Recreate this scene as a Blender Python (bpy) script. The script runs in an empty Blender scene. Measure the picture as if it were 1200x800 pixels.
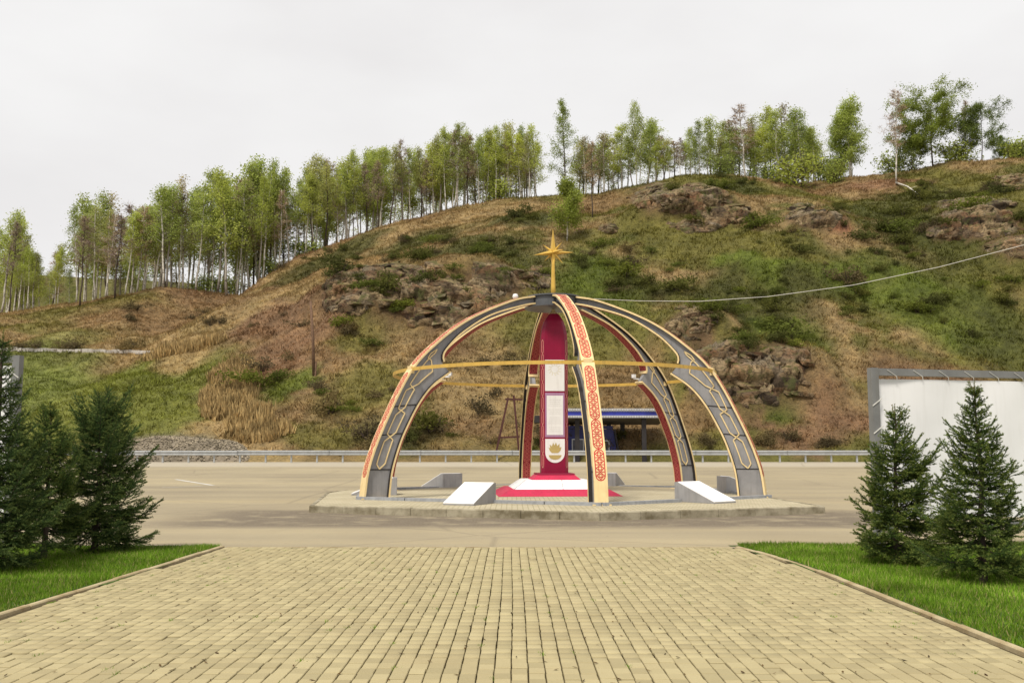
import bpy, bmesh, math, random
import numpy as np
from mathutils import Vector, Matrix

# ------------------------------------------------------------------ camera, sky, sun, exposure
sc = bpy.context.scene
COL = sc.collection
F = 1150.0                                   # focal length in photo pixels (photo 1200 wide)
PITCH = math.atan(125 / F)
EYE = 1.6
cd = bpy.data.cameras.new('camera'); cam = bpy.data.objects.new('camera', cd); COL.objects.link(cam)
cd.sensor_width = 36; cd.lens = 36 * F / 1200; cd.clip_end = 5000; cd.clip_start = 0.1
cam.location = (0, 0, EYE); cam.rotation_euler = (math.pi / 2 + PITCH, 0, 0)
sc.camera = cam

SUN_EL, SUN_AZ = math.radians(56), math.radians(-28)      # azimuth: 0 = from behind the camera, negative = from the left
w = bpy.data.worlds.new('World'); sc.world = w; w.use_nodes = True
nt = w.node_tree; nt.nodes.clear()
out = nt.nodes.new('ShaderNodeOutputWorld'); bg = nt.nodes.new('ShaderNodeBackground')
sky = nt.nodes.new('ShaderNodeTexSky'); sky.sky_type = 'NISHITA'; sky.sun_disc = False
sky.sun_elevation = SUN_EL; sky.sun_rotation = math.pi + SUN_AZ; sky.dust_density = 3.0
tc = nt.nodes.new('ShaderNodeTexCoord'); mp = nt.nodes.new('ShaderNodeMapping')
mp.inputs['Scale'].default_value = (1.6, 1.6, 4.0)
nz = nt.nodes.new('ShaderNodeTexNoise'); nz.inputs['Scale'].default_value = 1.6; nz.inputs['Detail'].default_value = 5
cr = nt.nodes.new('ShaderNodeValToRGB')
cr.color_ramp.elements[0].position = 0.3; cr.color_ramp.elements[0].color = (7.35, 7.18, 7.15, 1)
cr.color_ramp.elements[1].position = 0.62; cr.color_ramp.elements[1].color = (8.25, 8.17, 8.1, 1)
mx = nt.nodes.new('ShaderNodeMix'); mx.data_type = 'RGBA'; mx.inputs[0].default_value = 0.97
L = nt.links.new
L(tc.outputs['Generated'], mp.inputs['Vector']); L(mp.outputs[0], nz.inputs['Vector']); L(nz.outputs['Fac'], cr.inputs[0])
L(sky.outputs[0], mx.inputs[6]); L(cr.outputs[0], mx.inputs[7]); L(mx.outputs[2], bg.inputs['Color'])
bg.inputs['Strength'].default_value = 0.05
L(bg.outputs[0], out.inputs['Surface'])
sd = bpy.data.lights.new('sun', 'SUN'); sun = bpy.data.objects.new('sun', sd); COL.objects.link(sun)
sd.energy = 1.5; sd.angle = math.radians(13); sd.color = (1, 0.94, 0.83)
sv = Vector((math.sin(SUN_AZ) * math.cos(SUN_EL), -math.cos(SUN_AZ) * math.cos(SUN_EL), math.sin(SUN_EL)))
sun.rotation_euler = sv.to_track_quat('Z', 'Y').to_euler(); sun.location = (-10, -10, 40)
sc.view_settings.view_transform = 'Standard'; sc.view_settings.look = 'None'
sc.view_settings.exposure = 1.18; sc.view_settings.gamma = 1.0; sc.view_settings.use_curve_mapping = False

rng = np.random.default_rng(7)
random.seed(7)

# ------------------------------------------------------------------ helpers
def ray(px, py):
    u, v = (px - 600) / F, (400 - py) / F
    return np.array([u, math.cos(PITCH) - v * math.sin(PITCH), math.sin(PITCH) + v * math.cos(PITCH)])
def at(px, py, Y):
    d = ray(px, py); t = Y / d[1]
    return np.array([d[0] * t, Y, EYE + d[2] * t])
def tag(o, label=None, cat=None, group=None, kind=None):
    if label: o['label'] = label
    if cat: o['category'] = cat
    if group: o['group'] = group
    if kind: o['kind'] = kind
    return o
def empty(name, loc=(0, 0, 0), rz=0.0):
    o = bpy.data.objects.new(name, None); COL.objects.link(o)
    o.location = loc; o.rotation_euler = (0, 0, rz); o.empty_display_size = 0.3
    return o
def link(name, me, mat=None, parent=None, smooth=False):
    o = bpy.data.objects.new(name, me); COL.objects.link(o)
    if mat and not me.materials: me.materials.append(mat)
    if parent: o.parent = parent
    if smooth: me.polygons.foreach_set('use_smooth', [True] * len(me.polygons))
    return o
def npmesh(name, V, Fc, col=None, smooth=False):
    """V (n,3), Fc (m,k) uniform polygons"""
    V = np.asarray(V, np.float32); Fc = np.asarray(Fc, np.int32)
    me = bpy.data.meshes.new(name)
    m, k = Fc.shape
    me.vertices.add(len(V)); me.vertices.foreach_set('co', V.ravel())
    me.loops.add(m * k); me.loops.foreach_set('vertex_index', Fc.ravel())
    me.polygons.add(m); me.polygons.foreach_set('loop_start', np.arange(0, m * k, k, dtype=np.int32))
    me.polygons.foreach_set('loop_total', np.full(m, k, np.int32))
    if smooth: me.polygons.foreach_set('use_smooth', np.ones(m, bool))
    if col is not None:
        a = me.color_attributes.new('Col', 'FLOAT_COLOR', 'POINT')
        c = np.ones((len(V), 4), np.float32); c[:, :3] = col
        a.data.foreach_set('color', c.ravel())
    me.update(calc_edges=True); me.validate()
    return me
class MB:
    def __init__(s): s.v = []; s.f = []
    def add(s, vs, fs):
        o = len(s.v); s.v += [tuple(map(float, p)) for p in vs]; s.f += [tuple(i + o for i in q) for q in fs]; return s
    def box(s, x0, x1, y0, y1, z0, z1, M=None):
        vs = [(x, y, z) for z in (z0, z1) for x, y in ((x0, y0), (x1, y0), (x1, y1), (x0, y1))]
        if M is not None: vs = [M @ Vector(p) for p in vs]
        return s.add(vs, [(3, 2, 1, 0), (4, 5, 6, 7), (0, 1, 5, 4), (1, 2, 6, 5), (2, 3, 7, 6), (3, 0, 4, 7)])
    def cbox(s, x0, x1, y0, y1, z0, z1, c):
        """box with a chamfered top"""
        vs = [(x0, y0, z0), (x1, y0, z0), (x1, y1, z0), (x0, y1, z0),
              (x0, y0, z1 - c), (x1, y0, z1 - c), (x1, y1, z1 - c), (x0, y1, z1 - c),
              (x0 + c, y0 + c, z1), (x1 - c, y0 + c, z1), (x1 - c, y1 - c, z1), (x0 + c, y1 - c, z1)]
        fs = [(3, 2, 1, 0), (8, 9, 10, 11)]
        for b in (0, 4):
            for i in range(4): j = (i + 1) % 4; fs.append((b + i, b + j, b + 4 + j, b + 4 + i))
        return s.add(vs, fs)
    def bar(s, a, b, w, h=None):
        a, b = Vector(a), Vector(b); d = b - a; h = h or w
        x = d.cross(Vector((0, 0, 1)))
        if x.length < 1e-5: x = Vector((1, 0, 0))
        x.normalize(); y = x.cross(d).normalized()
        vs = [p + x * sx * w / 2 + y * sy * h / 2 for p in (a, b) for sx, sy in ((-1, -1), (1, -1), (1, 1), (-1, 1))]
        return s.add(vs, [(3, 2, 1, 0), (4, 5, 6, 7), (0, 1, 5, 4), (1, 2, 6, 5), (2, 3, 7, 6), (3, 0, 4, 7)])
    def tube(s, pts, rad, n=8, cap=True):
        pts = [Vector(p) for p in pts]
        if not hasattr(rad, '__len__'): rad = [rad] * len(pts)
        o = len(s.v); ux = None
        for i, p in enumerate(pts):
            d = (pts[min(i + 1, len(pts) - 1)] - pts[max(i - 1, 0)]).normalized()
            if ux is None:
                ux = d.cross(Vector((0, 0, 1)))
                if ux.length < 1e-3: ux = d.cross(Vector((0, 1, 0)))
            ux = (ux - d * ux.dot(d)).normalized(); uy = d.cross(ux)
            for k in range(n):
                a = 2 * math.pi * k / n
                s.v.append(tuple(p + (ux * math.cos(a) + uy * math.sin(a)) * rad[i]))
        for i in range(len(pts) - 1):
            for k in range(n):
                k2 = (k + 1) % n
                s.f.append((o + i * n + k, o + i * n + k2, o + (i + 1) * n + k2, o + (i + 1) * n + k))
        if cap:
            s.f.append(tuple(o + k for k in reversed(range(n)))); s.f.append(tuple(o + (len(pts) - 1) * n + k for k in range(n)))
        return s
    def lathe(s, prof, n=24, c=(0, 0, 0)):
        o = len(s.v)
        for r, z in prof:
            for k in range(n):
                a = 2 * math.pi * k / n; s.v.append((c[0] + r * math.cos(a), c[1] + r * math.sin(a), c[2] + z))
        for i in range(len(prof) - 1):
            for k in range(n):
                k2 = (k + 1) % n; s.f.append((o + i * n + k, o + i * n + k2, o + (i + 1) * n + k2, o + (i + 1) * n + k))
        if prof[0][0] > 1e-4: s.f.append(tuple(o + k for k in reversed(range(n))))
        if prof[-1][0] > 1e-4: s.f.append(tuple(o + (len(prof) - 1) * n + k for k in range(n)))
        return s
    def mesh(s, name):
        me = bpy.data.meshes.new(name); me.from_pydata(s.v, [], s.f); me.update(); return me
    def build(s, name, mat, parent=None, smooth=False):
        return link(name, s.mesh(name), mat, parent, smooth)
def copy_tree(o, parent=None):
    c = o.copy(); COL.objects.link(c)
    if parent: c.parent = parent
    for ch in [x for x in ALLCH.get(o, [])]: copy_tree(ch, c)
    return c
ALLCH = {}
def kids(root):
    for ch in root.children: ALLCH.setdefault(root, []).append(ch); kids(ch)

def _hash(ix, iy, seed):
    n = (ix.astype(np.int64) * 374761393 + iy.astype(np.int64) * 668265263 + seed * 974711) & 0x7fffffff
    n = ((n ^ (n >> 13)) * 1274126177) & 0x7fffffff
    n = (n ^ (n >> 16)) & 0xffff
    return n / 65535.0
def vnoise(x, y, seed=0):
    x = np.asarray(x, float); y = np.asarray(y, float)
    ix, iy = np.floor(x), np.floor(y); fx, fy = x - ix, y - iy
    fx = fx * fx * (3 - 2 * fx); fy = fy * fy * (3 - 2 * fy)
    a = _hash(ix, iy, seed); b = _hash(ix + 1, iy, seed); c = _hash(ix, iy + 1, seed); d = _hash(ix + 1, iy + 1, seed)
    return (a + (b - a) * fx) * (1 - fy) + (c + (d - c) * fx) * fy
def fbm(x, y, seed=0, oct=4):
    s = 0; a = 0.5; t = 0
    for i in range(oct):
        s = s + a * vnoise(x, y, seed + i * 17); t += a; x = np.asarray(x) * 2.03 + 3.1; y = np.asarray(y) * 2.03 + 7.7; a *= 0.5
    return s / t
def sstep(a, b, x):
    t = np.clip((np.asarray(x, float) - a) / (b - a), 0, 1); return t * t * (3 - 2 * t)

# ------------------------------------------------------------------ materials
class NT:
    def __init__(s, name):
        s.m = bpy.data.materials.new(name); s.m.use_nodes = True; s.t = s.m.node_tree
        s.b = s.t.nodes['Principled BSDF']; s.o = s.t.nodes['Material Output']
    def n(s, typ, **k):
        nd = s.t.nodes.new('ShaderNode' + typ)
        for a, v in k.items():
            if isinstance(v, (int, float, tuple)) and a in [i.name.replace(' ', '_') for i in nd.inputs]:
                nd.inputs[a.replace('_', ' ')].default_value = v
            else: setattr(nd, a, v)
        return nd
    def l(s, a, b): s.t.links.new(a, b)
    def pos(s): return s.n('NewGeometry').outputs['Position']
    def obj(s): return s.n('TexCoord').outputs['Object']
    def noise(s, vec, scale, detail=4, rough=0.55, dist=0.0):
        nd = s.n('TexNoise'); nd.inputs['Scale'].default_value = scale; nd.inputs['Detail'].default_value = detail
        nd.inputs['Roughness'].default_value = rough; nd.inputs['Distortion'].default_value = dist
        if vec is not None: s.l(vec, nd.inputs['Vector'])
        return nd.outputs['Fac']
    def ramp(s, fac, *stops):
        nd = s.n('ValToRGB'); e = nd.color_ramp.elements
        while len(e) < len(stops): e.new(0.5)
        for i, (p, c) in enumerate(stops):
            e[i].position = p; e[i].color = (c, c, c, 1) if isinstance(c, (int, float)) else (*c, 1)
        s.l(fac, nd.inputs[0]); return nd.outputs[0]
    def mix(s, fac, a, b, mode='MIX'):
        nd = s.n('Mix', data_type='RGBA', blend_type=mode)
        for sock, v in ((nd.inputs[0], fac), (nd.inputs[6], a), (nd.inputs[7], b)):
            if isinstance(v, (int, float)): sock.default_value = v if sock == nd.inputs[0] else (v, v, v, 1)
            elif isinstance(v, tuple): sock.default_value = (*v, 1)
            else: s.l(v, sock)
        return nd.outputs[2]
    def bump(s, h, strength=0.3, dist=0.02):
        nd = s.n('Bump'); nd.inputs['Strength'].default_value = strength; nd.inputs['Distance'].default_value = dist
        s.l(h, nd.inputs['Height']); s.l(nd.outputs[0], s.b.inputs['Normal'])
    def base(s, c):
        if isinstance(c, tuple): s.b.inputs['Base Color'].default_value = (*c, 1)
        else: s.l(c, s.b.inputs['Base Color'])
    def rough(s, r): s.b.inputs['Roughness'].default_value = r; s.b.inputs['Specular IOR Level'].default_value = 0.3
def paint(name, c, rough=0.5, var=0.12, scale=3.0, dirt=None, bump=0.0, metal=0.0, streak=True):
    m = NT(name); v = m.pos()
    f = m.noise(v, scale, 5)
    c1 = tuple(x * (1 - var) for x in c); c2 = tuple(min(1, x * (1 + var)) for x in c)
    col = m.ramp(f, (0.3, c1), (0.7, c2))
    if streak:
        mp = m.n('Mapping'); mp.inputs['Scale'].default_value = (9, 9, 0.9); m.l(v, mp.inputs[0])
        g = m.noise(mp.outputs[0], 1.5, 5)
        col = m.mix(m.ramp(g, (0.5, 0.0), (0.78, 0.5)), col, dirt or tuple(x * 0.45 + 0.02 for x in c))
    m.base(col); m.rough(rough); m.b.inputs['Metallic'].default_value = metal
    if bump: m.bump(m.noise(v, 60, 3), bump, 0.004)
    return m.m
def leafmat(name, attr=True, c=(0.1, 0.14, 0.03), trans=0.35, vs=0.35, rand=True, scale=0.9):
    m = NT(name)
    if attr:
        a = m.n('VertexColor'); a.layer_name = 'Col'; col = a.outputs[0]
    else: col = m.mix(0.0, c, c)
    f = m.noise(m.pos(), scale, 3)
    col = m.mix(1.0, col, m.ramp(f, (0.3, 1 - vs), (0.7, 1 + vs)), 'MULTIPLY')
    if rand:
        oi = m.n('ObjectInfo')
        col = m.mix(1.0, col, m.ramp(oi.outputs['Random'], (0.0, (0.78, 0.78, 0.85)), (0.5, (1.0, 1.0, 1.0)), (1.0, (1.2, 1.12, 0.9))), 'MULTIPLY')
    d = m.n('BsdfDiffuse'); t = m.n('BsdfTranslucent'); x = m.n('MixShader'); x.inputs[0].default_value = trans
    m.l(col, d.inputs[0]); m.l(col, t.inputs[0]); m.l(d.outputs[0], x.inputs[1]); m.l(t.outputs[0], x.inputs[2])
    m.l(x.outputs[0], m.o.inputs['Surface']); m.t.nodes.remove(m.b)
    return m.m

M = {}
CREAM = (0.76, 0.59, 0.31)
M['cream'] = paint('cream_paint', CREAM, 0.45, 0.08, dirt=(0.5, 0.33, 0.14))
M['gold'] = paint('gold_paint', (0.62, 0.4, 0.08), 0.35, 0.12, metal=0.25)
M['hoop'] = paint('hoop_paint', (0.56, 0.36, 0.08), 0.45, 0.12)
M['web'] = paint('grey_steel_paint', (0.26, 0.255, 0.26), 0.5, 0.12)
M['hub'] = paint('dark_grey_steel', (0.1, 0.105, 0.115), 0.4, 0.15)
M['red'] = paint('red_ornament_paint', (0.5, 0.035, 0.03), 0.55, 0.1)
M['panel_red'] = paint('dark_red_paint', (0.2, 0.006, 0.02), 0.45, 0.12)
M['panel_line'] = paint('rose_line_paint', (0.5, 0.12, 0.1), 0.55, 0.1, streak=False)
M['maroon'] = paint('maroon_granite', (0.23, 0.004, 0.034), 0.35, 0.1, dirt=(0.16, 0.004, 0.03))
M['crimson'] = paint('crimson_step_paint', (0.5, 0.025, 0.075), 0.5, 0.08)
M['white'] = paint('white_panel', (0.74, 0.73, 0.71), 0.4, 0.03, dirt=(0.55, 0.53, 0.5))
M['white_face'] = paint('white_plate', (0.86, 0.86, 0.87), 0.35, 0.02, dirt=(0.7, 0.69, 0.67))
M['mauve'] = paint('mauve_frame', (0.36, 0.2, 0.32), 0.5, 0.06)
M['emblem'] = paint('olive_gold_emblem', (0.42, 0.32, 0.12), 0.4, 0.1, streak=False)
M['faint'] = paint('faint_engraving', (0.6, 0.585, 0.56), 0.5, 0.04, streak=False)
M['stand'] = paint('grey_stand_paint', (0.31, 0.305, 0.31), 0.5, 0.1)
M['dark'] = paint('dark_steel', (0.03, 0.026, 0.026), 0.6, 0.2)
M['rust'] = paint('red_brown_steel', (0.07, 0.024, 0.02), 0.7, 0.25)
M['galv'] = paint('galvanised_steel', (0.42, 0.43, 0.43), 0.42, 0.12, metal=0.35, dirt=(0.24, 0.23, 0.2))
M['frame'] = paint('grey_frame_steel', (0.2, 0.2, 0.195), 0.55, 0.15, dirt=(0.16, 0.15, 0.13))
M['banner'] = paint('white_banner', (0.82, 0.81, 0.81), 0.5, 0.03, scale=0.8, dirt=(0.72, 0.705, 0.69))
M['rope'] = paint('white_rope', (0.65, 0.63, 0.58), 0.8, 0.1, streak=False)
M['blue'] = paint('blue_fascia', (0.03, 0.04, 0.3), 0.45, 0.5, scale=0.9)
M['navy'] = paint('navy_cladding', (0.028, 0.032, 0.14), 0.5, 0.2)
M['lightgrey'] = paint('pale_trim', (0.6, 0.6, 0.6), 0.5, 0.1)
M['roof_under'] = paint('roof_underside', (0.2, 0.18, 0.16), 0.7, 0.15)
M['glass'] = paint('window_pane', (0.1, 0.1, 0.12), 0.1, 0.2, streak=False)
M['wood'] = paint('weathered_wood', (0.16, 0.095, 0.06), 0.85, 0.3, scale=6)
M['line'] = paint('worn_white_marking', (0.58, 0.56, 0.52), 0.8, 0.2, scale=5)
M['plastic'] = paint('white_plastic', (0.75, 0.75, 0.75), 0.35, 0.04, streak=False)
M['kerb_grey'] = paint('grey_granite', (0.3, 0.31, 0.33), 0.7, 0.15, scale=7)

def m_asphalt():
    m = NT('dusty_asphalt'); v = m.pos()
    a = m.noise(v, 0.16, 6, 0.6, 0.4); b = m.noise(v, 240, 2)
    mp = m.n('Mapping'); mp.inputs['Scale'].default_value = (0.035, 0.55, 1); m.l(v, mp.inputs[0])
    t = m.noise(mp.outputs[0], 1.0, 5, 0.6)
    col = m.ramp(a, (0.3, (0.29, 0.242, 0.16)), (0.55, (0.34, 0.285, 0.185)), (0.75, (0.395, 0.33, 0.215)))
    col = m.mix(1.0, col, m.ramp(t, (0.3, (0.82, 0.82, 0.84)), (0.5, (1, 1, 1)), (0.7, (1.14, 1.12, 1.05))), 'MULTIPLY')
    col = m.mix(1.0, col, m.ramp(b, (0.3, 0.78), (0.7, 1.2)), 'MULTIPLY')
    # dark coarse gravel apron in front of the platform
    sp = m.n('SeparateXYZ'); m.l(v, sp.inputs[0])
    def band(sock, lo, hi, soft):
        mr = m.n('MapRange', interpolation_type='SMOOTHSTEP'); mr.inputs[1].default_value = lo - soft; mr.inputs[2].default_value = lo + soft
        m.l(sock, mr.inputs[0])
        mr2 = m.n('MapRange', interpolation_type='SMOOTHSTEP'); mr2.inputs[1].default_value = hi - soft; mr2.inputs[2].default_value = hi + soft
        mr2.inputs[3].default_value = 1; mr2.inputs[4].default_value = 0; m.l(sock, mr2.inputs[0])
        mm = m.n('Math', operation='MULTIPLY'); m.l(mr.outputs[0], mm.inputs[0]); m.l(mr2.outputs[0], mm.inputs[1]); return mm.outputs[0]
    by = band(sp.outputs['Y'], 20.3, 25.5, 0.7); bx = band(sp.outputs['X'], -7.5, 9, 1.5)
    mm = m.n('Math', operation='MULTIPLY'); m.l(by, mm.inputs[0]); m.l(bx, mm.inputs[1])
    g = m.noise(v, 26, 4, 0.75); g2 = m.noise(v, 1.1, 5, 0.65)
    ap = m.n('Math', operation='MULTIPLY'); m.l(mm.outputs[0], ap.inputs[0]); m.l(m.ramp(g2, (0.3, 0.15), (0.5, 1.0)), ap.inputs[1])
    col = m.mix(ap.outputs[0], col, m.ramp(g, (0.35, (0.1, 0.08, 0.055)), (0.6, (0.21, 0.17, 0.12)), (0.75, (0.42, 0.36, 0.27))))
    far = m.n('MapRange', interpolation_type='SMOOTHSTEP'); far.inputs[1].default_value = 54; far.inputs[2].default_value = 57.5; m.l(sp.outputs['Y'], far.inputs[0])
    col = m.mix(far.outputs[0], col, m.mix(m.noise(v, 2, 4), (0.44, 0.39, 0.3), (0.37, 0.32, 0.24)))
    # dark specks and cracks
    vo = m.n('TexVoronoi', feature='DISTANCE_TO_EDGE'); vo.inputs['Scale'].default_value = 0.22; m.l(m.mix(0.25, v, m.n('TexNoise').outputs['Color']), vo.inputs['Vector'])
    col = m.mix(m.ramp(vo.outputs['Distance'], (0.0, 0.35), (0.012, 0.0)), col, (0.14, 0.115, 0.085))
    sx = m.noise(v, 9, 3, 0.6)
    col = m.mix(m.ramp(sx, (0.66, 0.0), (0.7, 0.5)), col, (0.13, 0.1, 0.08))
    m.base(col); m.rough(0.9); m.bump(b, 0.35, 0.006)
    return m.m
M['asphalt'] = m_asphalt()
def m_paver(name, cx, cy, ox, oy, c1, c2, c3):
    m = NT(name); v = m.pos()
    mp = m.n('Mapping'); mp.inputs['Location'].default_value = (-ox / cx, -oy / cy, 0); mp.inputs['Scale'].default_value = (1 / cx, 1 / cy, 0); m.l(v, mp.inputs[0])
    fl = m.n('VectorMath', operation='FLOOR'); m.l(mp.outputs[0], fl.inputs[0])
    wn = m.n('TexWhiteNoise', noise_dimensions='2D'); m.l(fl.outputs[0], wn.inputs['Vector'])
    col = m.ramp(wn.outputs['Value'], (0.0, c1), (0.5, c2), (1.0, c3))
    g = m.noise(v, 180, 3, 0.7)
    col = m.mix(1.0, col, m.ramp(g, (0.3, 0.86), (0.7, 1.12)), 'MULTIPLY')
    d = m.noise(v, 0.9, 6, 0.65)
    col = m.mix(m.ramp(d, (0.45, 0.0), (0.75, 0.4)), col, (0.3, 0.235, 0.125))
    m.base(col); m.rough(0.85); m.bump(g, 0.3, 0.003)
    return m.m
M['paver'] = m_paver('yellow_paver', 0.12, 0.172, 0, 0, (0.325, 0.275, 0.15), (0.388, 0.328, 0.18), (0.43, 0.366, 0.203))
def m_joint():
    m = NT('sandy_joint_soil'); v = m.pos(); a = m.noise(v, 5, 5, 0.7)
    m.base(m.ramp(a, (0.35, (0.05, 0.04, 0.018)), (0.6, (0.1, 0.075, 0.035)), (0.72, (0.06, 0.085, 0.018)))); m.rough(1); return m.m
M['joint'] = m_joint()
def m_platform_top():
    m = NT('platform_paving'); v = m.pos()
    br = m.n('TexBrick'); br.inputs['Scale'].default_value = 1.0; br.inputs['Brick Width'].default_value = 0.26; br.inputs['Row Height'].default_value = 0.2
    br.inputs['Mortar Size'].default_value = 0.012; br.inputs['Color1'].default_value = (0.44, 0.385, 0.265, 1); br.inputs['Color2'].default_value = (0.52, 0.46, 0.32, 1)
    br.inputs['Mortar'].default_value = (0.2, 0.17, 0.09, 1); m.l(v, br.inputs['Vector'])
    col = m.mix(m.ramp(m.noise(v, 0.8, 5), (0.42, 0.0), (0.75, 0.45)), br.outputs['Color'], (0.24, 0.2, 0.12))
    m.base(col); m.rough(0.9); m.bump(br.outputs['Fac'], -0.4, 0.01); return m.m
M['platform_top'] = m_platform_top()
def m_concrete(name, c, stain):
    m = NT(name); v = m.pos(); a = m.noise(v, 2.2, 6, 0.65); g = m.noise(v, 120, 2)
    col = m.ramp(a, (0.35, stain), (0.6, c), (0.8, tuple(x * 1.15 for x in c)))
    col = m.mix(1.0, col, m.ramp(g, (0.3, 0.85), (0.7, 1.12)), 'MULTIPLY')
    m.base(col); m.rough(0.9); m.bump(g, 0.3, 0.004); return m.m
M['kerb'] = m_concrete('concrete_kerb', (0.36, 0.32, 0.23), (0.15, 0.125, 0.075))
M['lawn_kerb'] = m_concrete('sand_kerb', (0.46, 0.38, 0.23), (0.3, 0.22, 0.11))
M['pale_edge'] = m_concrete('pale_stone', (0.62, 0.58, 0.53), (0.4, 0.35, 0.3))
def m_ground(name, attr, scale=1.5):
    m = NT(name); v = m.pos()
    a = m.n('VertexColor'); a.layer_name = 'Col'
    col = a.outputs[0] if attr else m.mix(0.0, (0.12, 0.1, 0.05), (0, 0, 0))
    f = m.noise(v, scale, 6, 0.7); g = m.noise(v, 7, 4, 0.7)
    col = m.mix(1.0, col, m.ramp(f, (0.3, (0.62, 0.62, 0.6)), (0.5, (1, 1, 1)), (0.72, (1.35, 1.28, 1.15))), 'MULTIPLY')
    col = m.mix(1.0, col, m.ramp(g, (0.3, 0.65), (0.7, 1.3)), 'MULTIPLY')
    m.base(col); m.rough(1.0); m.bump(g, 0.9, 0.25); return m.m
M['hill'] = m_ground('hillside_soil', True)
M['soil'] = m_ground('soil', False)
def m_rock():
    m = NT('layered_rock'); v = m.pos(); oi = m.n('ObjectInfo')
    vc = m.n('TexVoronoi'); vc.inputs['Scale'].default_value = .8; mpv = m.n('Mapping'); mpv.inputs['Scale'].default_value = (.8, .8, 1.8); m.l(v, mpv.inputs[0]); m.l(mpv.outputs[0], vc.inputs['Vector'])
    sx_ = m.n('SeparateColor'); m.l(vc.outputs['Color'], sx_.inputs[0]); ad = m.n('Math', operation='ADD'); m.l(oi.outputs['Random'], ad.inputs[0]); m.l(sx_.outputs[0], ad.inputs[1]); fr = m.n('Math', operation='FRACT'); m.l(ad.outputs[0], fr.inputs[0])
    base = m.ramp(fr.outputs[0], (0.0, (0.06, 0.042, 0.028)), (0.25, (0.2, 0.138, 0.076)), (0.6, (0.34, 0.25, 0.14)), (0.8, (0.23, 0.185, 0.125)), (1.0, (0.18, 0.1, 0.052)))
    f = m.noise(v, 0.45, 4, 0.6); f2 = m.noise(v, 2.6, 6, 0.75)
    col = m.mix(m.ramp(f, (0.52, 0.0), (0.68, 0.5)), base, (0.27, 0.115, 0.045))
    col = m.mix(1.0, col, m.ramp(f2, (0.32, 0.3), (0.5, 0.95), (0.7, 1.35)), 'MULTIPLY')
    vo = m.n('TexVoronoi', feature='DISTANCE_TO_EDGE'); vo.inputs['Scale'].default_value = 1.3
    mp = m.n('Mapping'); mp.inputs['Scale'].default_value = (1, 1, 2.6); m.l(v, mp.inputs[0]); m.l(mp.outputs[0], vo.inputs['Vector'])
    col = m.mix(m.ramp(vo.outputs['Distance'], (0.0, 0.8), (0.06, 0.0)), col, (0.025, 0.02, 0.016))
    moss = m.noise(v, 0.8, 5, 0.7)
    col = m.mix(m.ramp(moss, (0.54, 0.0), (0.64, 0.85)), col, (0.085, 0.09, 0.028))
    nz_ = m.n('SeparateXYZ'); m.l(m.n('NewGeometry').outputs['True Normal'], nz_.inputs[0]); gm = m.n('Math', operation='MULTIPLY'); m.l(m.ramp(nz_.outputs['Z'], (0.62, 0.0), (0.85, 0.9)), gm.inputs[0]); m.l(m.ramp(m.noise(v, .9, 4), (0.38, 0.0), (0.5, 1.0)), gm.inputs[1])
    col = m.mix(gm.outputs[0], col, m.mix(m.noise(v, 3, 3), (0.075, 0.085, 0.02), (0.17, 0.135, 0.05)))
    m.base(col); m.rough(0.95); m.bump(f2, 1.0, 0.25); return m.m
M['rock'] = m_rock()
def m_birchbark():
    m = NT('birch_bark'); v = m.obj()
    mp = m.n('Mapping'); mp.inputs['Scale'].default_value = (2.5, 2.5, 3.2); m.l(v, mp.inputs[0])
    f = m.noise(mp.outputs[0], 1.0, 4, 0.7)
    col = m.ramp(f, (0.36, (0.07, 0.055, 0.045)), (0.46, (0.5, 0.46, 0.39)), (0.65, (0.68, 0.64, 0.56)))
    oi = m.n('ObjectInfo')
    col = m.mix(m.ramp(oi.outputs['Random'], (0.62, 0.0), (0.95, 0.75)), col, (0.14, 0.115, 0.09))
    m.base(col); m.rough(0.8); return m.m
M['birch'] = m_birchbark()
M['dark_bark'] = paint('dark_bark', (0.075, 0.055, 0.042), 0.9, 0.3, scale=4)
M['leaf'] = leafmat('birch_leaf', True, trans=0.5, vs=0.3, scale=0.5)
M['twig'] = leafmat('bare_twig', True, trans=0.0, vs=0.2)
M['needle'] = leafmat('spruce_needle', True, trans=0.25, vs=0.3, scale=3.0)
M['grass'] = leafmat('grass_blade', True, trans=0.3, vs=0.3, rand=False, scale=1.2)
M['hill_grass'] = leafmat('hill_grass_blade', True, trans=0.25, vs=0.25, rand=False, scale=0.5)
M['gravel'] = m_concrete('grey_gravel', (0.24, 0.2, 0.15), (0.12, 0.1, 0.07))

# ------------------------------------------------------------------ ground sheets: soil, road, paving, lawns
def road_z(y):
    return 0.68 * np.clip((np.asarray(y, float) - 24) / 38, 0, 1.2)
def sheet(name, xs, ys, zf, mat, col=None):
    X, Y = np.meshgrid(xs, ys); Z = zf(X, Y)
    nx, ny = len(xs), len(ys); idx = np.arange(nx * ny).reshape(ny, nx)
    Fc = np.stack([idx[:-1, :-1], idx[:-1, 1:], idx[1:, 1:], idx[1:, :-1]], -1).reshape(-1, 4)
    V = np.stack([X, Y, Z], -1).reshape(-1, 3)
    return link(name, npmesh(name, V, Fc, col=None if col is None else col.reshape(-1, 3), smooth=True), mat)
tag(sheet('ground', np.array([-2500, 2500.]), np.array([-600, 2500.]), lambda x, y: x * 0 - 0.25, M['soil']), kind='structure')
ysr = np.concatenate([[-30, 0, 10, 20, 23], np.arange(24, 65, 2)])
tag(sheet('road', np.linspace(-170, 170, 40), ysr, lambda x, y: road_z(y), M['asphalt']), kind='structure')

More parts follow.
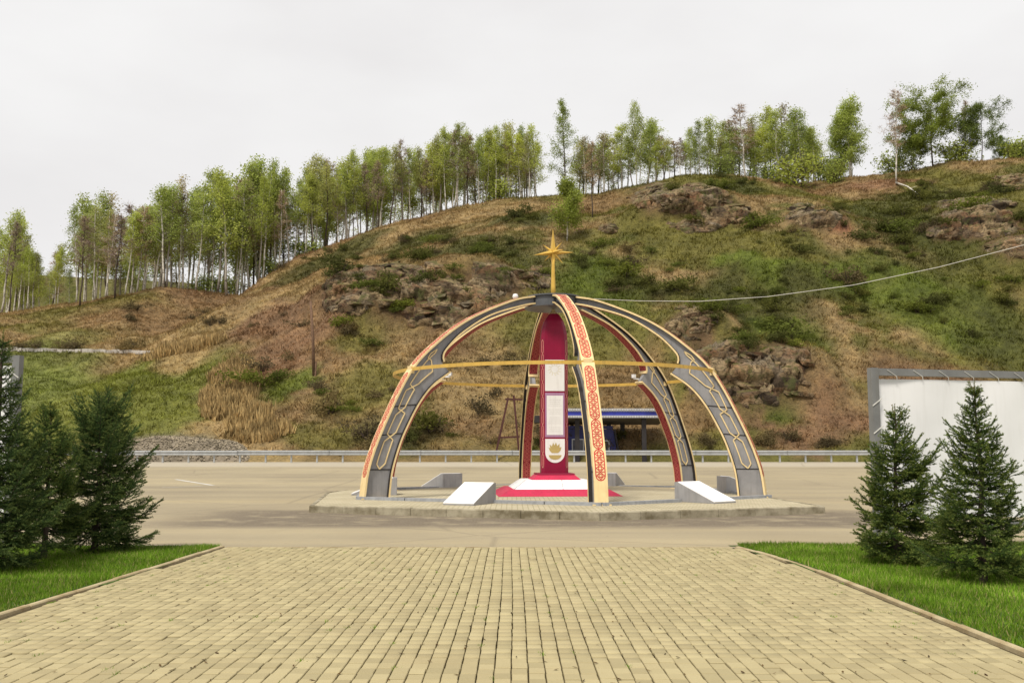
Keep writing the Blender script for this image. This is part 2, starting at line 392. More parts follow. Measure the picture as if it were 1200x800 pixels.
# worn lane marking and light strip
def marking(name, p0, p1, wd):
    a, b = np.array(p0), np.array(p1); d = (b - a) / np.linalg.norm(b - a); n = np.array([-d[1], d[0]]) * wd / 2
    mb = MB(); N = 8
    for i in range(N):
        q0, q1 = a + (b - a) * i / N, a + (b - a) * (i + 1) / N
        vs = [(*(q0 - n), road_z(q0[1]) + 0.005), (*(q1 - n), road_z(q1[1]) + 0.005), (*(q1 + n), road_z(q1[1]) + 0.005), (*(q0 + n), road_z(q0[1]) + 0.005)]
        mb.add(vs, [(0, 1, 2, 3)])
    return tag(mb.build(name, M['line']), kind='structure')
def on_road(px, py):
    for it in np.linspace(15, 64, 2000):
        p = at(px, py, it)
        if p[2] <= road_z(it): return p
    return p
a_, b_ = on_road(206, 561.5), on_road(250, 568.5)
marking('road_marking', a_[:2], b_[:2], 0.16)
a_, b_ = on_road(190, 571.2), on_road(246, 568.8)
marking('road_marking', a_[:2], b_[:2], 0.1)

# paving: base sheet, 300 largest pavers one by one, the rest joined
PX0, PX1, PY0, PY1 = -4.68, 3.9, 4.6, 15.9
CW, CL = 0.12, 0.172
def left_edge(y): return -4.80 + (y - 9.1) * 0.03
def right_edge(y): return 3.92 - 0.0 * y - 0.36 * np.clip((y - 11.2) / 4.8, 0, 1) ** 2.2
paving = sheet('paving', np.linspace(PX0 - 0.45, PX1 + 0.02, 12), np.linspace(PY0, PY1, 12), lambda x, y: x * 0 + 0.012, M['joint'])
tag(paving, kind='structure')
proto_pavers = []
for k in range(10):
    mb = MB(); j = lambda s=0.0016: random.uniform(-s, s)
    g = 0.0042; mb.cbox(-CW / 2 + g + j(), CW / 2 - g + j(), -CL / 2 + 0.0045 + j(.0022), CL / 2 - 0.0045 + j(.0022), 0, 0.028 + j(), 0.0045)
    me = mb.mesh('paver'); me.materials.append(M['paver']); proto_pavers.append(me)
cells = []
for iy in range(int(PY0 / CL), int(PY1 / CL) + 1):
    for ix in range(int(-4.9 / CW) - 1, int(PX1 / CW) + 1):
        off = (0.5 * CL if ix % 2 else 0) + 0.12 * CL * math.sin(ix * 12.9)
        x = (ix + 0.5) * CW + 0.006 * math.sin(iy * 0.13 + ix * 0.09) + random.uniform(-.0022, .0022); y = (iy + 0.5) * CL + off * 0.25
        if x - CW / 2 < left_edge(y) or x + CW / 2 > right_edge(y) or y > PY1 - 0.06: continue
        cells.append((x, y, random.uniform(-0.012, 0.012), random.uniform(-0.0035, 0.0035) - (.006 if random.random() < .03 else 0)))
inview = [c for c in cells if abs(c[0]) / c[1] < 0.53 and c[1] > 6.72]
inview.sort(key=lambda c: c[1]); near = set(inview[:300])
for c in inview[:300]:
    o = link('paver', random.choice(proto_pavers), None, paving); o.location = (c[0], c[1], 0.012 + c[3]); o.rotation_euler = (random.uniform(-.008, .008), random.uniform(-.008, .008), c[2])
pv = [np.array([v.co for v in me.vertices]) for me in proto_pavers]; pf = np.array([list(p.vertices) for p in proto_pavers[0].polygons])
Vs, Fs = [], []
for i, c in enumerate([c for c in cells if c not in near]):
    v = pv[i % 10]; ca, sa = math.cos(c[2]), math.sin(c[2])
    Vs.append(np.stack([c[0] + v[:, 0] * ca - v[:, 1] * sa, c[1] + v[:, 0] * sa + v[:, 1] * ca, v[:, 2] + 0.012 + c[3]], 1)); Fs.append(pf + 12 * i)
tag(link('pavers', npmesh('pavers', np.concatenate(Vs), np.concatenate(Fs)), M['paver'], paving), kind='stuff')

# kerbs along both lawns
def kerb_run(name, label, pts, wd, h, seg, mat, z0=0.0):
    root = empty(name, (pts[0][0], pts[0][1], z0)); tag(root, label, 'kerb'); b = Vector((pts[0][0], pts[0][1], z0))
    P = [np.array(p, float) for p in pts]
    cum = [0]
    for a, c in zip(P[:-1], P[1:]): cum.append(cum[-1] + np.linalg.norm(c - a))
    n = max(1, int(cum[-1] / seg))
    def pt(s):
        k = min(np.searchsorted(cum, s, 'right') - 1, len(P) - 2); k = max(k, 0); t = (s - cum[k]) / (cum[k + 1] - cum[k]); return P[k] + (P[k + 1] - P[k]) * t
    for i in range(n):
        s0, s1 = cum[-1] * i / n, cum[-1] * (i + 1) / n
        a, c = pt(s0), pt(s1); d = c - a; ln = np.linalg.norm(d)
        mb = MB(); mb.cbox(0.004, ln - 0.004, -wd / 2, wd / 2, -0.1, h, 0.012)
        o = mb.build('kerb_stone', mat, root); o.location = (a[0] - b.x, a[1] - b.y, random.uniform(-0.006, 0.006)); o.rotation_euler = (random.uniform(-.02, .02), 0, math.atan2(d[1], d[0]) + random.uniform(-.004, .004))
    return root
ye = np.linspace(5, 16.0, 12)
kerb_run('lawn_kerb', 'sand coloured kerb edging the lawn below the three crowded spruces', [(left_edge(y) - 0.05, y) for y in ye], 0.07, 0.05, 1.0, M['lawn_kerb'])
kerb_run('lawn_kerb', 'curving sand coloured kerb edging the lawn below the spruces by the large blank banner', [(right_edge(y) + 0.05, y) for y in np.linspace(5, 16.0, 24)], 0.07, 0.048, 0.75, M['lawn_kerb'])
tag(MB().box(-4.55, 3.5, 15.9, 15.96, -0.05, 0.034).build('paving_edge', M['lawn_kerb']), kind='structure')

# lawns
def lawn_poly(side):
    if side < 0: return lambda x, y: (x < left_edge(y) - 0.1) & (x > -13) & (y > 5) & (y < 16.15 + 0.25 * np.sin(x * 1.3) + 0.02 * x)
    return lambda x, y: (x > right_edge(y) + 0.1) & (x < 13) & (y > 5) & (y < 16.25 + 0.18 * np.sin(x * 1.7))
GR = np.array([[0.135, 0.25, 0.02], [0.18, 0.32, 0.028], [0.25, 0.37, 0.05], [0.1, 0.19, 0.018], [0.4, 0.36, 0.14]])
for side, nm in ((-1, 'left'), (1, 'right')):
    xs = np.linspace(-13, -3.9, 60) if side < 0 else np.linspace(3.5, 13, 60)
    ys = np.linspace(5, 16.5, 70); X, Y = np.meshgrid(xs, ys)
    inside = lawn_poly(side)
    Z = 0.02 + 0.03 * fbm(X * 0.8, Y * 0.8, 3)
    idx = np.arange(X.size).reshape(X.shape)
    Fc = np.stack([idx[:-1, :-1], idx[:-1, 1:], idx[1:, 1:], idx[1:, :-1]], -1).reshape(-1, 4)
    cx, cy = X.ravel()[Fc].mean(1), Y.ravel()[Fc].mean(1)
    if side < 0: keep = (cx < left_edge(cy) - 0.02) & (cy < 16.1)
    else: keep = (cx > right_edge(cy) + 0.02) & (cy < 16.2)
    f = fbm(X * 0.7, Y * 0.7, 11); colr = (np.array([0.07, 0.12, 0.02]) * (0.7 + 0.6 * f[..., None]))
    tag(link('lawn', npmesh('lawn', np.stack([X, Y, Z], -1).reshape(-1, 3), Fc[keep], col=colr.reshape(-1, 3), smooth=True), M['hill']), kind='structure')
    N = 190000
    x = rng.uniform(xs[0], xs[-1], N); y = 7.6 + (16.5 - 7.6) * rng.random(N) ** 0.9
    k = inside(x, y) & (np.abs(x) / y < 0.58); x, y = x[k], y[k]; n = len(x)
    cl = fbm(x * 1.5, y * 1.5, 5); h = (0.03 + 0.05 * rng.random(n)) * (0.55 + 0.9 * cl)
    an = rng.uniform(0, 2 * np.pi, n); wd = 0.0035 + 0.003 * rng.random(n); le = rng.normal(0, 0.35, (n, 2)) * h[:, None]
    z = 0.02 + 0.03 * fbm(x * 0.8, y * 0.8, 3)
    dx, dy = np.cos(an) * wd, np.sin(an) * wd
    V = np.stack([np.stack([x - dx, y - dy, z], 1), np.stack([x + dx, y + dy, z], 1), np.stack([x + le[:, 0], y + le[:, 1], z + h], 1)], 1)
    pick = rng.choice(5, n, p=[.29, .28, .21, .11, .11]); c = GR[pick] * (0.5 + 0.9 * fbm(x * 0.9 + 5, y * 0.9, 9))[:, None]
    tag(link('lawn_grass', npmesh('lawn_grass', V.reshape(-1, 3), np.arange(3 * n).reshape(-1, 3), col=np.repeat(c, 3, 0)), M['grass']),
        'short mown green grass on the lawn ' + ('under the three crowded spruces' if side < 0 else 'before the large blank banner'), 'grass', kind='stuff')

# dry litter and weeds between the pavers
def litter():
    n = 430; y = 6.3 + 9.5 * rng.random(n) ** 1.25; x = rng.uniform(-4.6, 3.8, n)
    onj = rng.random(n) < 0.6; x = np.where(onj, np.round(x / CW) * CW + rng.normal(0, 0.008, n), x)
    an = rng.uniform(0, np.pi, n); ln = rng.uniform(0.008, 0.03, n); wd = rng.uniform(0.004, 0.011, n)
    ca, sa = np.cos(an), np.sin(an); z = np.full(n, 0.044)
    P = []
    for a, b, dz in ((-1, -.4, 0), (0, -1, .004), (1, .2, .009), (.1, 1, .003)):
        P.append(np.stack([x + a * ln * ca - b * wd * sa, y + a * ln * sa + b * wd * ca, z + dz], 1))
    V = np.stack(P, 1); c = np.array([[0.07, 0.035, 0.02], [0.045, 0.03, 0.02], [0.12, 0.07, 0.03]])[rng.integers(0, 3, n)]
    tag(link('leaf_litter', npmesh('leaf_litter', V.reshape(-1, 3), np.arange(4 * n).reshape(-1, 4), col=np.repeat(c, 4, 0)), M['grass']), 'dark dry leaf scraps scattered over the yellow paving', 'leaf litter', kind='stuff')
    # weeds
    m = 150; y = 6.3 + 9.3 * rng.random(m) ** 1.2; x = rng.uniform(-4.6, 3.8, m)
    k = rng.random(m) < 0.35; x = np.where(k, np.where(rng.random(m) < .5, left_edge(y) + rng.random(m) * .7, right_edge(y) - rng.random(m) * .6), x)
    x = np.round(x / CW) * CW; nb = 14
    bx = np.repeat(x, nb) + rng.normal(0, 0.016, m * nb); by = np.repeat(y, nb) + rng.normal(0, 0.03, m * nb); n = m * nb
    h = rng.uniform(0.008, 0.028, n); an = rng.uniform(0, 6.28, n); le = rng.normal(0, 0.018, (n, 2)); w_ = 0.004
    V = np.stack([np.stack([bx - w_ * np.cos(an), by - w_ * np.sin(an), np.full(n, .03)], 1), np.stack([bx + w_ * np.cos(an), by + w_ * np.sin(an), np.full(n, .03)], 1), np.stack([bx + le[:, 0], by + le[:, 1], .034 + h], 1)], 1)
    c = GR[rng.integers(0, 4, n)]
    tag(link('joint_weed', npmesh('joint_weed', V.reshape(-1, 3), np.arange(3 * n).reshape(-1, 3), col=np.repeat(c, 3, 0)), M['grass']), 'small green weeds growing in the paving joints', 'weeds', kind='stuff')
litter()

# ------------------------------------------------------------------ hillside
R_PX = [-420, -250, -100, 0, 100, 150, 190, 235, 285, 310, 345, 400, 450, 530, 600, 660, 700, 745, 800, 850, 890, 930, 1000, 1070, 1110, 1200, 1320, 1600]
R_PY = [380, 375, 370, 366, 355, 345, 336, 343, 346, 325, 303, 283, 263, 244, 232, 228, 226, 216, 206, 206, 210, 217, 207, 199, 188, 186, 184, 186]
R_Y = [128, 128, 128, 128, 128, 128, 127, 130, 132, 134, 136, 138, 139, 140, 140, 139, 138, 136, 134, 134, 134, 136, 135, 134, 132, 131, 130, 130]
RP = np.array([at(a, b, c) for a, b, c in zip(R_PX, R_PY, R_Y)])
# cliffs: (centre px, centre py, half width m, half depth m, height m)
def hill0(X, Y):
    X = np.asarray(X, float); Y = np.asarray(Y, float)
    Yr = np.interp(X, RP[:, 0], RP[:, 1]); Zr = np.interp(X, RP[:, 0], RP[:, 2])
    t = np.clip((Y - 66) / (Yr - 66), 0, 1.0)
    right = sstep(-40, 0, X)
    P = t * (1 - right) + right * (t + 0.10 * np.sin(np.pi * t) - 0.02 * np.sin(3 * np.pi * t))
    P = P + (1 - right) * 0.02 * np.sin(2 * np.pi * t)
    Z = 0.68 + (Zr - 0.68) * P
    over = np.clip(Y - Yr, 0, None)
    drop = np.where(X < -45, 0.03, 0.16) * over * sstep(0, 6, over)
    Z = Z - drop
    back = sstep(-58, -76, X) * sstep(150, 232, Y)
    Z = Z + back * (26.5 + 3 * np.sin(X * 0.03)) + 0
    am = sstep(0.02, 0.2, t) * (1 - 0.75 * sstep(0.86, 1.0, t))
    Z = Z + am * ((fbm(X * 0.07, Y * 0.07, 21) - 0.5) * 3.2 + (fbm(X * 0.25, Y * 0.25, 31) - 0.5) * 1.5) + (fbm(X * 0.9, Y * 0.9, 41) - 0.5) * 0.35 * sstep(66, 70, Y)
    # ditch-free flat shoulder right behind the rail
    return Z
CL_W = []
def proj(x, y, z):
    dz = np.asarray(z) - EYE; c, s_ = math.cos(PITCH), math.sin(PITCH); f = y * c + dz * s_; u = -y * s_ + dz * c
    return 600 + F * x / f, 400 - F * u / f
OUT = [(480, 347, 92, 24), (405, 350, 34, 20), (520, 365, 60, 24), (580, 330, 42, 22), (450, 322, 70, 12), (880, 445, 68, 36), (810, 382, 30, 26), (850, 420, 44, 28), (905, 425, 42, 26),
       (800, 238, 58, 22), (770, 232, 34, 18), (850, 252, 40, 14), (955, 258, 36, 13), (1150, 262, 55, 22), (1190, 290, 40, 14), (1110, 270, 25, 12)]
def rockmask(x, y, z):
    px, py = proj(x, y, z); m = np.zeros(np.shape(x))
    for a, b, rx, ry in OUT: m = np.maximum(m, 1 - sstep(.55, 1.15, ((px - a) / rx) ** 2 + ((py - b) / ry) ** 2 + (fbm(x * .5, y * .5 + z * .5, 77) - .5) * 1.1))
    return m * (np.asarray(y) < 150)
def hill(X, Y):
    Z = hill0(X, Y)
    for (cx, cy, rx, ry, h) in CL_W:
        q = np.clip(1 - ((np.asarray(X) - cx) / rx) ** 2, 0, 1) ** 0.6
        s = (np.asarray(Y) - cy) / ry
        Z = Z + h * q * sstep(-1, -0.55, s) * (1 - sstep(-0.45, 1.0, s))
    return Z
def hit(px, py, fn=None, y0=66.0, y1=260.0, n=1200):
    Y = np.linspace(y0, y1, n); d = ray(px, py); t = Y / d[1]
    X = d[0] * t; Z = EYE + d[2] * t; h = (fn or hill)(X, Y)
    k = np.argmax(Z <= h)
    if Z[k] > h[k]: return None
    return np.array([X[k], Y[k], h[k]])
for (px, py, hw, hd, h) in ((490, 356, 9, 5, 3.2), (415, 348, 5.5, 4, 2.6), (560, 335, 6, 4, 2.4), (880, 446, 7, 4.5, 4.2), (815, 385, 4, 3.5, 2.6), (808, 248, 8, 4, 3.0), (958, 262, 4, 3, 1.6), (1150, 270, 7, 4, 2.6), (1205, 290, 5, 3, 1.6)):
    p = hit(px, py, hill0)
    CL_W.append((p[0], p[1], hw, hd, h))

# cover colours, from a map of patches: (px, py, rx px, ry px, kind)
TAN, BROWN, RUST, GREEN, DKGREEN, OLIVE, ROCK = [np.array(c) for c in ((0.32, 0.225, 0.105), (0.23, 0.146, 0.07), (0.2, 0.115, 0.064), (0.107, 0.14, 0.019), (0.066, 0.071, 0.017), (0.15, 0.136, 0.034), (0.13, 0.08, 0.045))]
PATCH = []
def patch(px, py, rx, ry, c, a=1.0):
    p = hit(px, py)
    if p is None: return
    k = p[1] / F
    slope = 0.55
    # a vertical pixel on the slope covers more depth
    p2 = hit(px, py - 6); dy = abs(p2[1] - p[1]) / 6 if p2 is not None else k * 1.5
    PATCH.append((p[0], p[1], max(rx * k, 1.0), max(ry * min(dy, 0.5), 1.5), np.array(c), a))
def cover(X, Y):
    X = np.asarray(X, float); Y = np.asarray(Y, float)
    t = np.clip((Y - 66) / 68, 0, 1.3)
    wx = X + (fbm(X * 0.3, Y * 0.3, 71) - 0.5) * 5; wy = Y + (fbm(X * 0.3, Y * 0.3, 72) - 0.5) * 6
    n1 = fbm(X * 0.11, Y * 0.11, 51); n2 = fbm(X * 0.35, Y * 0.35, 61); n3 = fbm(X * 1.1, Y * 1.1, 81)
    right = sstep(-15, 12, X)[..., None]
    left = TAN * (1 - sstep(.46, .6, n1))[..., None] + BROWN * sstep(.46, .6, n1)[..., None]
    rt = TAN * 0.9 * (1 - sstep(.36, .5, n1))[..., None] + OLIVE * sstep(.36, .5, n1)[..., None]
    rt = rt * (1 - sstep(.56, .7, n2))[..., None] + DKGREEN * sstep(.56, .7, n2)[..., None]
    C = left * (1 - right) + rt * right
    g = sstep(.55, .68, n2)[..., None] * (0.2 + 0.4 * right); C = C * (1 - g) + OLIVE * g
    bk = sstep(138, 165, Y)[..., None]; C = C * (1 - bk) + OLIVE * .75 * bk
    for (cx, cy, rx, ry, c, a) in PATCH:
        d = ((wx - cx) / rx) ** 2 + ((wy - cy) / ry) ** 2
        w_ = (a * .88 * (1 - sstep(0.2, 1.5, d)))[..., None]; C = C * (1 - w_) + c * w_
    rm = (rockmask(X, Y, hill(X, Y)) * .9)[..., None]; C = C * (1 - rm) + ROCK * rm
    return C * (0.5 + 1.0 * n3)[..., None]
for q in ((100, 462, 130, 62, (0.145, 0.17, 0.028)), (210, 440, 55, 24, (0.155, 0.17, 0.032)), (190, 432, 60, 16, (0.155, 0.17, 0.032)), (215, 470, 60, 55, (0.155, 0.17, 0.032)), (0, 470, 90, 60, (0.165, 0.19, 0.045)), (-90, 470, 90, 60, (0.165, 0.19, 0.045)),
          (270, 470, 32, 45, TAN * 1.15), (225, 412, 50, 12, TAN * 1.15), (300, 495, 30, 25, TAN), (90, 360, 90, 9, OLIVE), (30, 380, 60, 8, OLIVE),
          (200, 380, 120, 22, BROWN), (330, 375, 60, 25, RUST), (250, 350, 60, 8, RUST, .7), (340, 415, 70, 20, RUST * 1.1), (400, 410, 50, 35, BROWN * 1.1),
          (340, 455, 40, 10, GREEN), (370, 510, 60, 22, OLIVE), (470, 510, 60, 22, DKGREEN), (440, 460, 60, 25, OLIVE), (420, 400, 30, 18, OLIVE), (570, 450, 70, 40, TAN * .95), (520, 410, 40, 30, BROWN),
          (560, 500, 60, 20, BROWN), (560, 250, 120, 9, TAN), (450, 280, 40, 7, TAN, .8), (390, 305, 70, 14, DKGREEN), (480, 290, 60, 12, DKGREEN), (550, 285, 60, 14, DKGREEN), (610, 255, 40, 8, DKGREEN), (600, 300, 40, 20, DKGREEN),
          (700, 320, 60, 30, GREEN * .8), (760, 340, 40, 15, DKGREEN), (700, 240, 50, 12, BROWN), (700, 280, 40, 15, OLIVE), (620, 380, 40, 30, OLIVE), (740, 440, 60, 40, BROWN), (720, 410, 40, 20, OLIVE),
          (820, 300, 70, 18, OLIVE), (800, 330, 40, 9, TAN), (900, 310, 70, 16, GREEN), (950, 330, 60, 40, DKGREEN), (870, 350, 80, 25, DKGREEN), (920, 390, 50, 25, GREEN * .8), (1030, 320, 70, 45, GREEN * .85), (1110, 370, 80, 40, GREEN), (1180, 400, 60, 50, DKGREEN * 1.2), (1060, 260, 60, 30, DKGREEN), (1100, 230, 80, 14, DKGREEN), (850, 222, 60, 10, DKGREEN), (960, 225, 80, 8, BROWN * 1.1), (1040, 215, 50, 7, RUST * 1.3),
          (985, 260, 10, 16, (0.22, 0.095, 0.055)), (960, 420, 50, 20, TAN * .8), (985, 480, 45, 45, RUST * 1.15), (930, 505, 70, 22, RUST * 1.1), (1080, 470, 80, 50, RUST), (1180, 480, 80, 50, RUST), (700, 500, 90, 25, BROWN), (840, 505, 60, 20, BROWN),
          (900, 490, 30, 7, GREEN), (180, 518, 70, 10, (0.2, 0.175, 0.12))): patch(*q)


xs = np.arange(-175, 175.1, 0.75); ys = np.concatenate([np.arange(63.5, 66, 1.2), np.arange(66, 150, 0.7), np.arange(150, 262, 2.5)])
X, Y = np.meshgrid(xs, ys); Z = hill(X, Y); Z[0] -= 0.6
Cc = cover(X, Y)
idx = np.arange(X.size).reshape(X.shape)
Fc = np.stack([idx[:-1, :-1], idx[:-1, 1:], idx[1:, 1:], idx[1:, :-1]], -1).reshape(-1, 4)
tag(link('hillside', npmesh('hillside', np.stack([X, Y, Z], -1).reshape(-1, 3), Fc, col=Cc.reshape(-1, 3), smooth=True), M['hill']), kind='structure')

# grass tufts over the slope
def hill_tufts(n, name, label, hmin, hmax, sel=None, colf=None, nb=4, lean=0.55, xlim=110, y0=66.8, y1=143):
    y = y0 + (y1 - y0) * rng.random(n) ** 0.85; x = rng.uniform(-1, 1, n) * np.minimum(xlim, 0.78 * y + 2)
    if sel is not None: k = sel(x, y); x, y = x[k], y[k]; n = len(x)
    ok = rng.random(n) > sstep(.15, .85, rockmask(x, y, hill(x, y)) * (.45 + 1.0 * fbm(x * .7, y * .7, 123))) * .95
    x, y = x[ok], y[ok]; n = len(x)
    z = hill(x, y) - 0.04; c = cover(x, y) if colf is None else colf(x, y)
    den = fbm(x * 0.5, y * 0.5, 91)
    h = (hmin + (hmax - hmin) * rng.random(n)) * (0.5 + den)
    wd = h * 0.13
    V = np.zeros((n, nb, 3, 3)); Cv = np.zeros((n, nb, 3, 3))
    for b in range(nb):
        an = rng.uniform(0, 6.28, n); bx = x + rng.normal(0, 0.12, n); by = y + rng.normal(0, 0.12, n)
        lx, ly = rng.normal(0, lean, n) * h, rng.normal(-0.1, lean, n) * h; hh = h * rng.uniform(.6, 1.1, n)
        V[:, b, 0] = np.stack([bx - wd * np.cos(an), by - wd * np.sin(an), z], 1)
        V[:, b, 1] = np.stack([bx + wd * np.cos(an), by + wd * np.sin(an), z], 1)
        V[:, b, 2] = np.stack([bx + lx, by + ly, z + hh], 1)
        k = rng.uniform(.5, 1.6, n)[:, None]; Cv[:, b] = (c * k)[:, None, :]
    m = n * nb
    return tag(link(name, npmesh(name, V.reshape(-1, 3), np.arange(3 * m).reshape(-1, 3), col=Cv.reshape(-1, 3)), M['hill_grass']), label, 'grass', kind='stuff')
hill_tufts(250000, 'hillside_grass', 'patchy dry and green grass covering the rocky hillside', 0.1, 0.36)
def near_patches(pl):
    pts = [(hit(px, py), rx, ry) for px, py, rx, ry in pl]
    def f(x, y):
        k = np.zeros(len(x), bool)
        for p, rx, ry in pts: k |= (((x - p[0]) / rx) ** 2 + ((y - p[1]) / ry) ** 2 + (fbm(x * .6, y * .6, 99) - .5) * 1.2) < 1
        return k
    return f
hill_tufts(160000, 'dry_reed_grass', 'tall pale dry grass beside the green field above the gravel heap', 0.45, 0.95, sel=near_patches([(270, 465, 1.9, 4), (292, 490, 1.7, 2), (215, 411, 3.5, 1.2), (275, 440, 1.8, 3), (305, 510, 2, 1.2)]),
           colf=lambda x, y: np.array([0.4, 0.29, 0.135]) * (0.75 + 0.5 * fbm(x * 1.2, y * 1.2, 7))[:, None], nb=5, lean=0.16, xlim=45, y1=110)

# ------------------------------------------------------------------ rock outcrops: blocks one by one
rock_meshes = []
for k in range(14):
    bm = bmesh.new(); bmesh.ops.create_cube(bm, size=1.0)
    bmesh.ops.subdivide_edges(bm, edges=bm.edges[:], cuts=1, use_grid_fill=True)
    for v in bm.verts:
        r = v.co.length
        v.co = v.co * (0.80 + 0.2 * (0.866 / max(r, .5)) ** 0.3) + Vector([random.uniform(-.13, .13) for _ in range(3)])
    for _ in range(3):      # chip corners off along random planes
        nrm = Vector([random.uniform(-1, 1) for _ in range(3)]).normalized()
        for v in bm.verts:
            d = v.co.dot(nrm)
            if d > .44: v.co -= nrm * (d - .44)
    me = bpy.data.meshes.new('rock'); bm.to_mesh(me); bm.free(); me.materials.append(M['rock']); rock_meshes.append(me)
def outcrop(label, polys, n, smin, smax, tilt, seed):
    rr = random.Random(seed); c0 = hit(*polys[0][:2]); root = empty('rock_outcrop', tuple(c0)); tag(root, label, 'rock', 'rock outcrops on the hillside')
    rock_face(root, c0, polys, seed * 31, -tilt * 2.5)
    for i in range(int(n * .13)):
        (px, py, rx, ry) = polys[i % len(polys)]
        for _ in range(20):
            a, b = rr.uniform(-1, 1), rr.uniform(-1, 1)
            if a * a + b * b < 1: break
        qx, qy = px + a * rx, py + b * ry + a * rx * tilt
        qy = round(qy / 6) * 6 + rr.uniform(-1.5, 1.5) - a * rx * tilt * 0
        p = hit(qx, qy)
        if p is None or p[1] > 145: continue
        s = rr.uniform(smin, smax) * .8
        o = link('rock', rr.choice(rock_meshes), None, root)
        o.location = Vector(p - c0) + Vector((0, 0.12 * s, -0.04 * s)); o.scale = (s * rr.uniform(.9, 1.9), s * rr.uniform(.8, 1.3), s * rr.uniform(.34, .66))
        o.rotation_euler = (rr.uniform(-.25, .25) + 0.2, math.atan(tilt) + rr.uniform(-.16, .16), rr.uniform(-.5, .5))
    return root
def rock_face(root, c0, polys, seed, tilt):
    pts = [hit(px + a * rx, py + b * ry) for px, py, rx, ry in polys for a in (-1, 0, 1) for b in (-1, 0, 1)]; pts = np.array([p for p in pts if p is not None and p[1] < 146])
    x0, x1 = pts[:, 0].min() - .5, pts[:, 0].max() + .5; y0, y1 = pts[:, 1].min() - 1, pts[:, 1].max() + 1
    xs = np.arange(x0, x1, .17); ys = np.arange(y0, y1, .085); X, Y = np.meshgrid(xs, ys); Z = hill(X, Y)
    px, py = proj(X, Y, Z); m = np.zeros(X.shape)
    for a, b, rx, ry in polys: m = np.maximum(m, 1 - sstep(.25, 1.25, ((px - a) / rx) ** 2 + ((py - b) / ry) ** 2 + (fbm(X * .45, Z * .7, seed + 5) - .5) * 2.0))
    wz = Z + tilt * X + (fbm(X * .35, Z * .35, seed) - .5) * 1.6; wx = X + (fbm(X * .6, Z * .6, seed + 1) - .5) * 1.4
    lay = wz / .46; li = np.floor(lay); lf = lay - li
    bl = wx / (1.5 + 1.2 * _hash(li, li * 0, seed + 3)) + _hash(li, li * 0 + 3, seed) * 5; bi = np.floor(bl); bf = bl - bi
    big = _hash(np.floor(wx / 3.2), np.floor(wz / 1.7), seed + 9)
    d = .62 * _hash(bi, li, seed + 4) + .5 * big + .3 * lf + .2 * (fbm(X * .8, Z * .8, seed + 6) - .5)
    crack = np.minimum(np.minimum(bf, 1 - bf) * 5, np.minimum(lf, 1 - lf) * 4); d = d - .6 * (1 - sstep(0, .35, crack)) - .7 * sstep(.62, .7, fbm(X * .5, Z * 1.1, seed + 12)) + .05 * (fbm(X * 3.5, Z * 3.5, seed + 8) - .5)
    d = d * m * .78 - .35 * (1 - sstep(0.05, .4, m))
    V = np.stack([X - c0[0], Y - c0[1] - d * .95, Z - c0[2] + d * .3], -1)
    idx = np.arange(X.size).reshape(X.shape); Fc = np.stack([idx[:-1, :-1], idx[:-1, 1:], idx[1:, 1:], idx[1:, :-1]], -1).reshape(-1, 4); Fc = Fc[(m.ravel()[Fc] > .02).any(1)]
    us, inv = np.unique(Fc, return_inverse=True)
    link('rock_face', npmesh('rock_face', V.reshape(-1, 3)[us], inv.reshape(-1, 4)), M['rock'], root)
outcrop('long broken brown rock face with dark ledges on the slope beyond the wooden pole', [(500, 345, 66, 22), (408, 354, 28, 16), (520, 365, 60, 22), (580, 330, 40, 22), (465, 320, 50, 10), (520, 372, 44, 16), (410, 330, 30, 14)], 260, 0.5, 1.9, -0.10, 1)
outcrop('pale and rust coloured crag low on the slope behind the gold edged arch foot', [(880, 445, 66, 34), (810, 380, 26, 22), (850, 420, 40, 26), (905, 425, 40, 24), (905, 440, 44, 30)], 260, 0.5, 1.7, 0.06, 2)
outcrop('reddish rock crag under a grassy knoll at the ridge crest', [(800, 235, 56, 20), (770, 230, 32, 18), (850, 250, 40, 14), (820, 262, 40, 10)], 190, 0.6, 1.9, 0.03, 3)
outcrop('small grey rock ledge above the red bare soil scar', [(955, 258, 36, 13), (940, 248, 18, 8)], 70, 0.5, 1.4, 0.05, 4)
outcrop('ledges of pale rock below the round crowned trees on the ridge', [(1150, 262, 55, 22), (1190, 290, 40, 14), (1110, 270, 25, 12), (1190, 215, 24, 10), (1140, 240, 50, 8)], 180, 0.5, 1.7, -0.03, 5)
outcrop('low red boulder on the open slope beside the lone sapling', [(715, 268, 12, 7)], 12, 0.4, 0.8, 0, 6)
outcrop('small rust coloured rock knob on the slope just behind the star', [(632, 325, 20, 14)], 20, 0.4, 0.9, 0, 8)

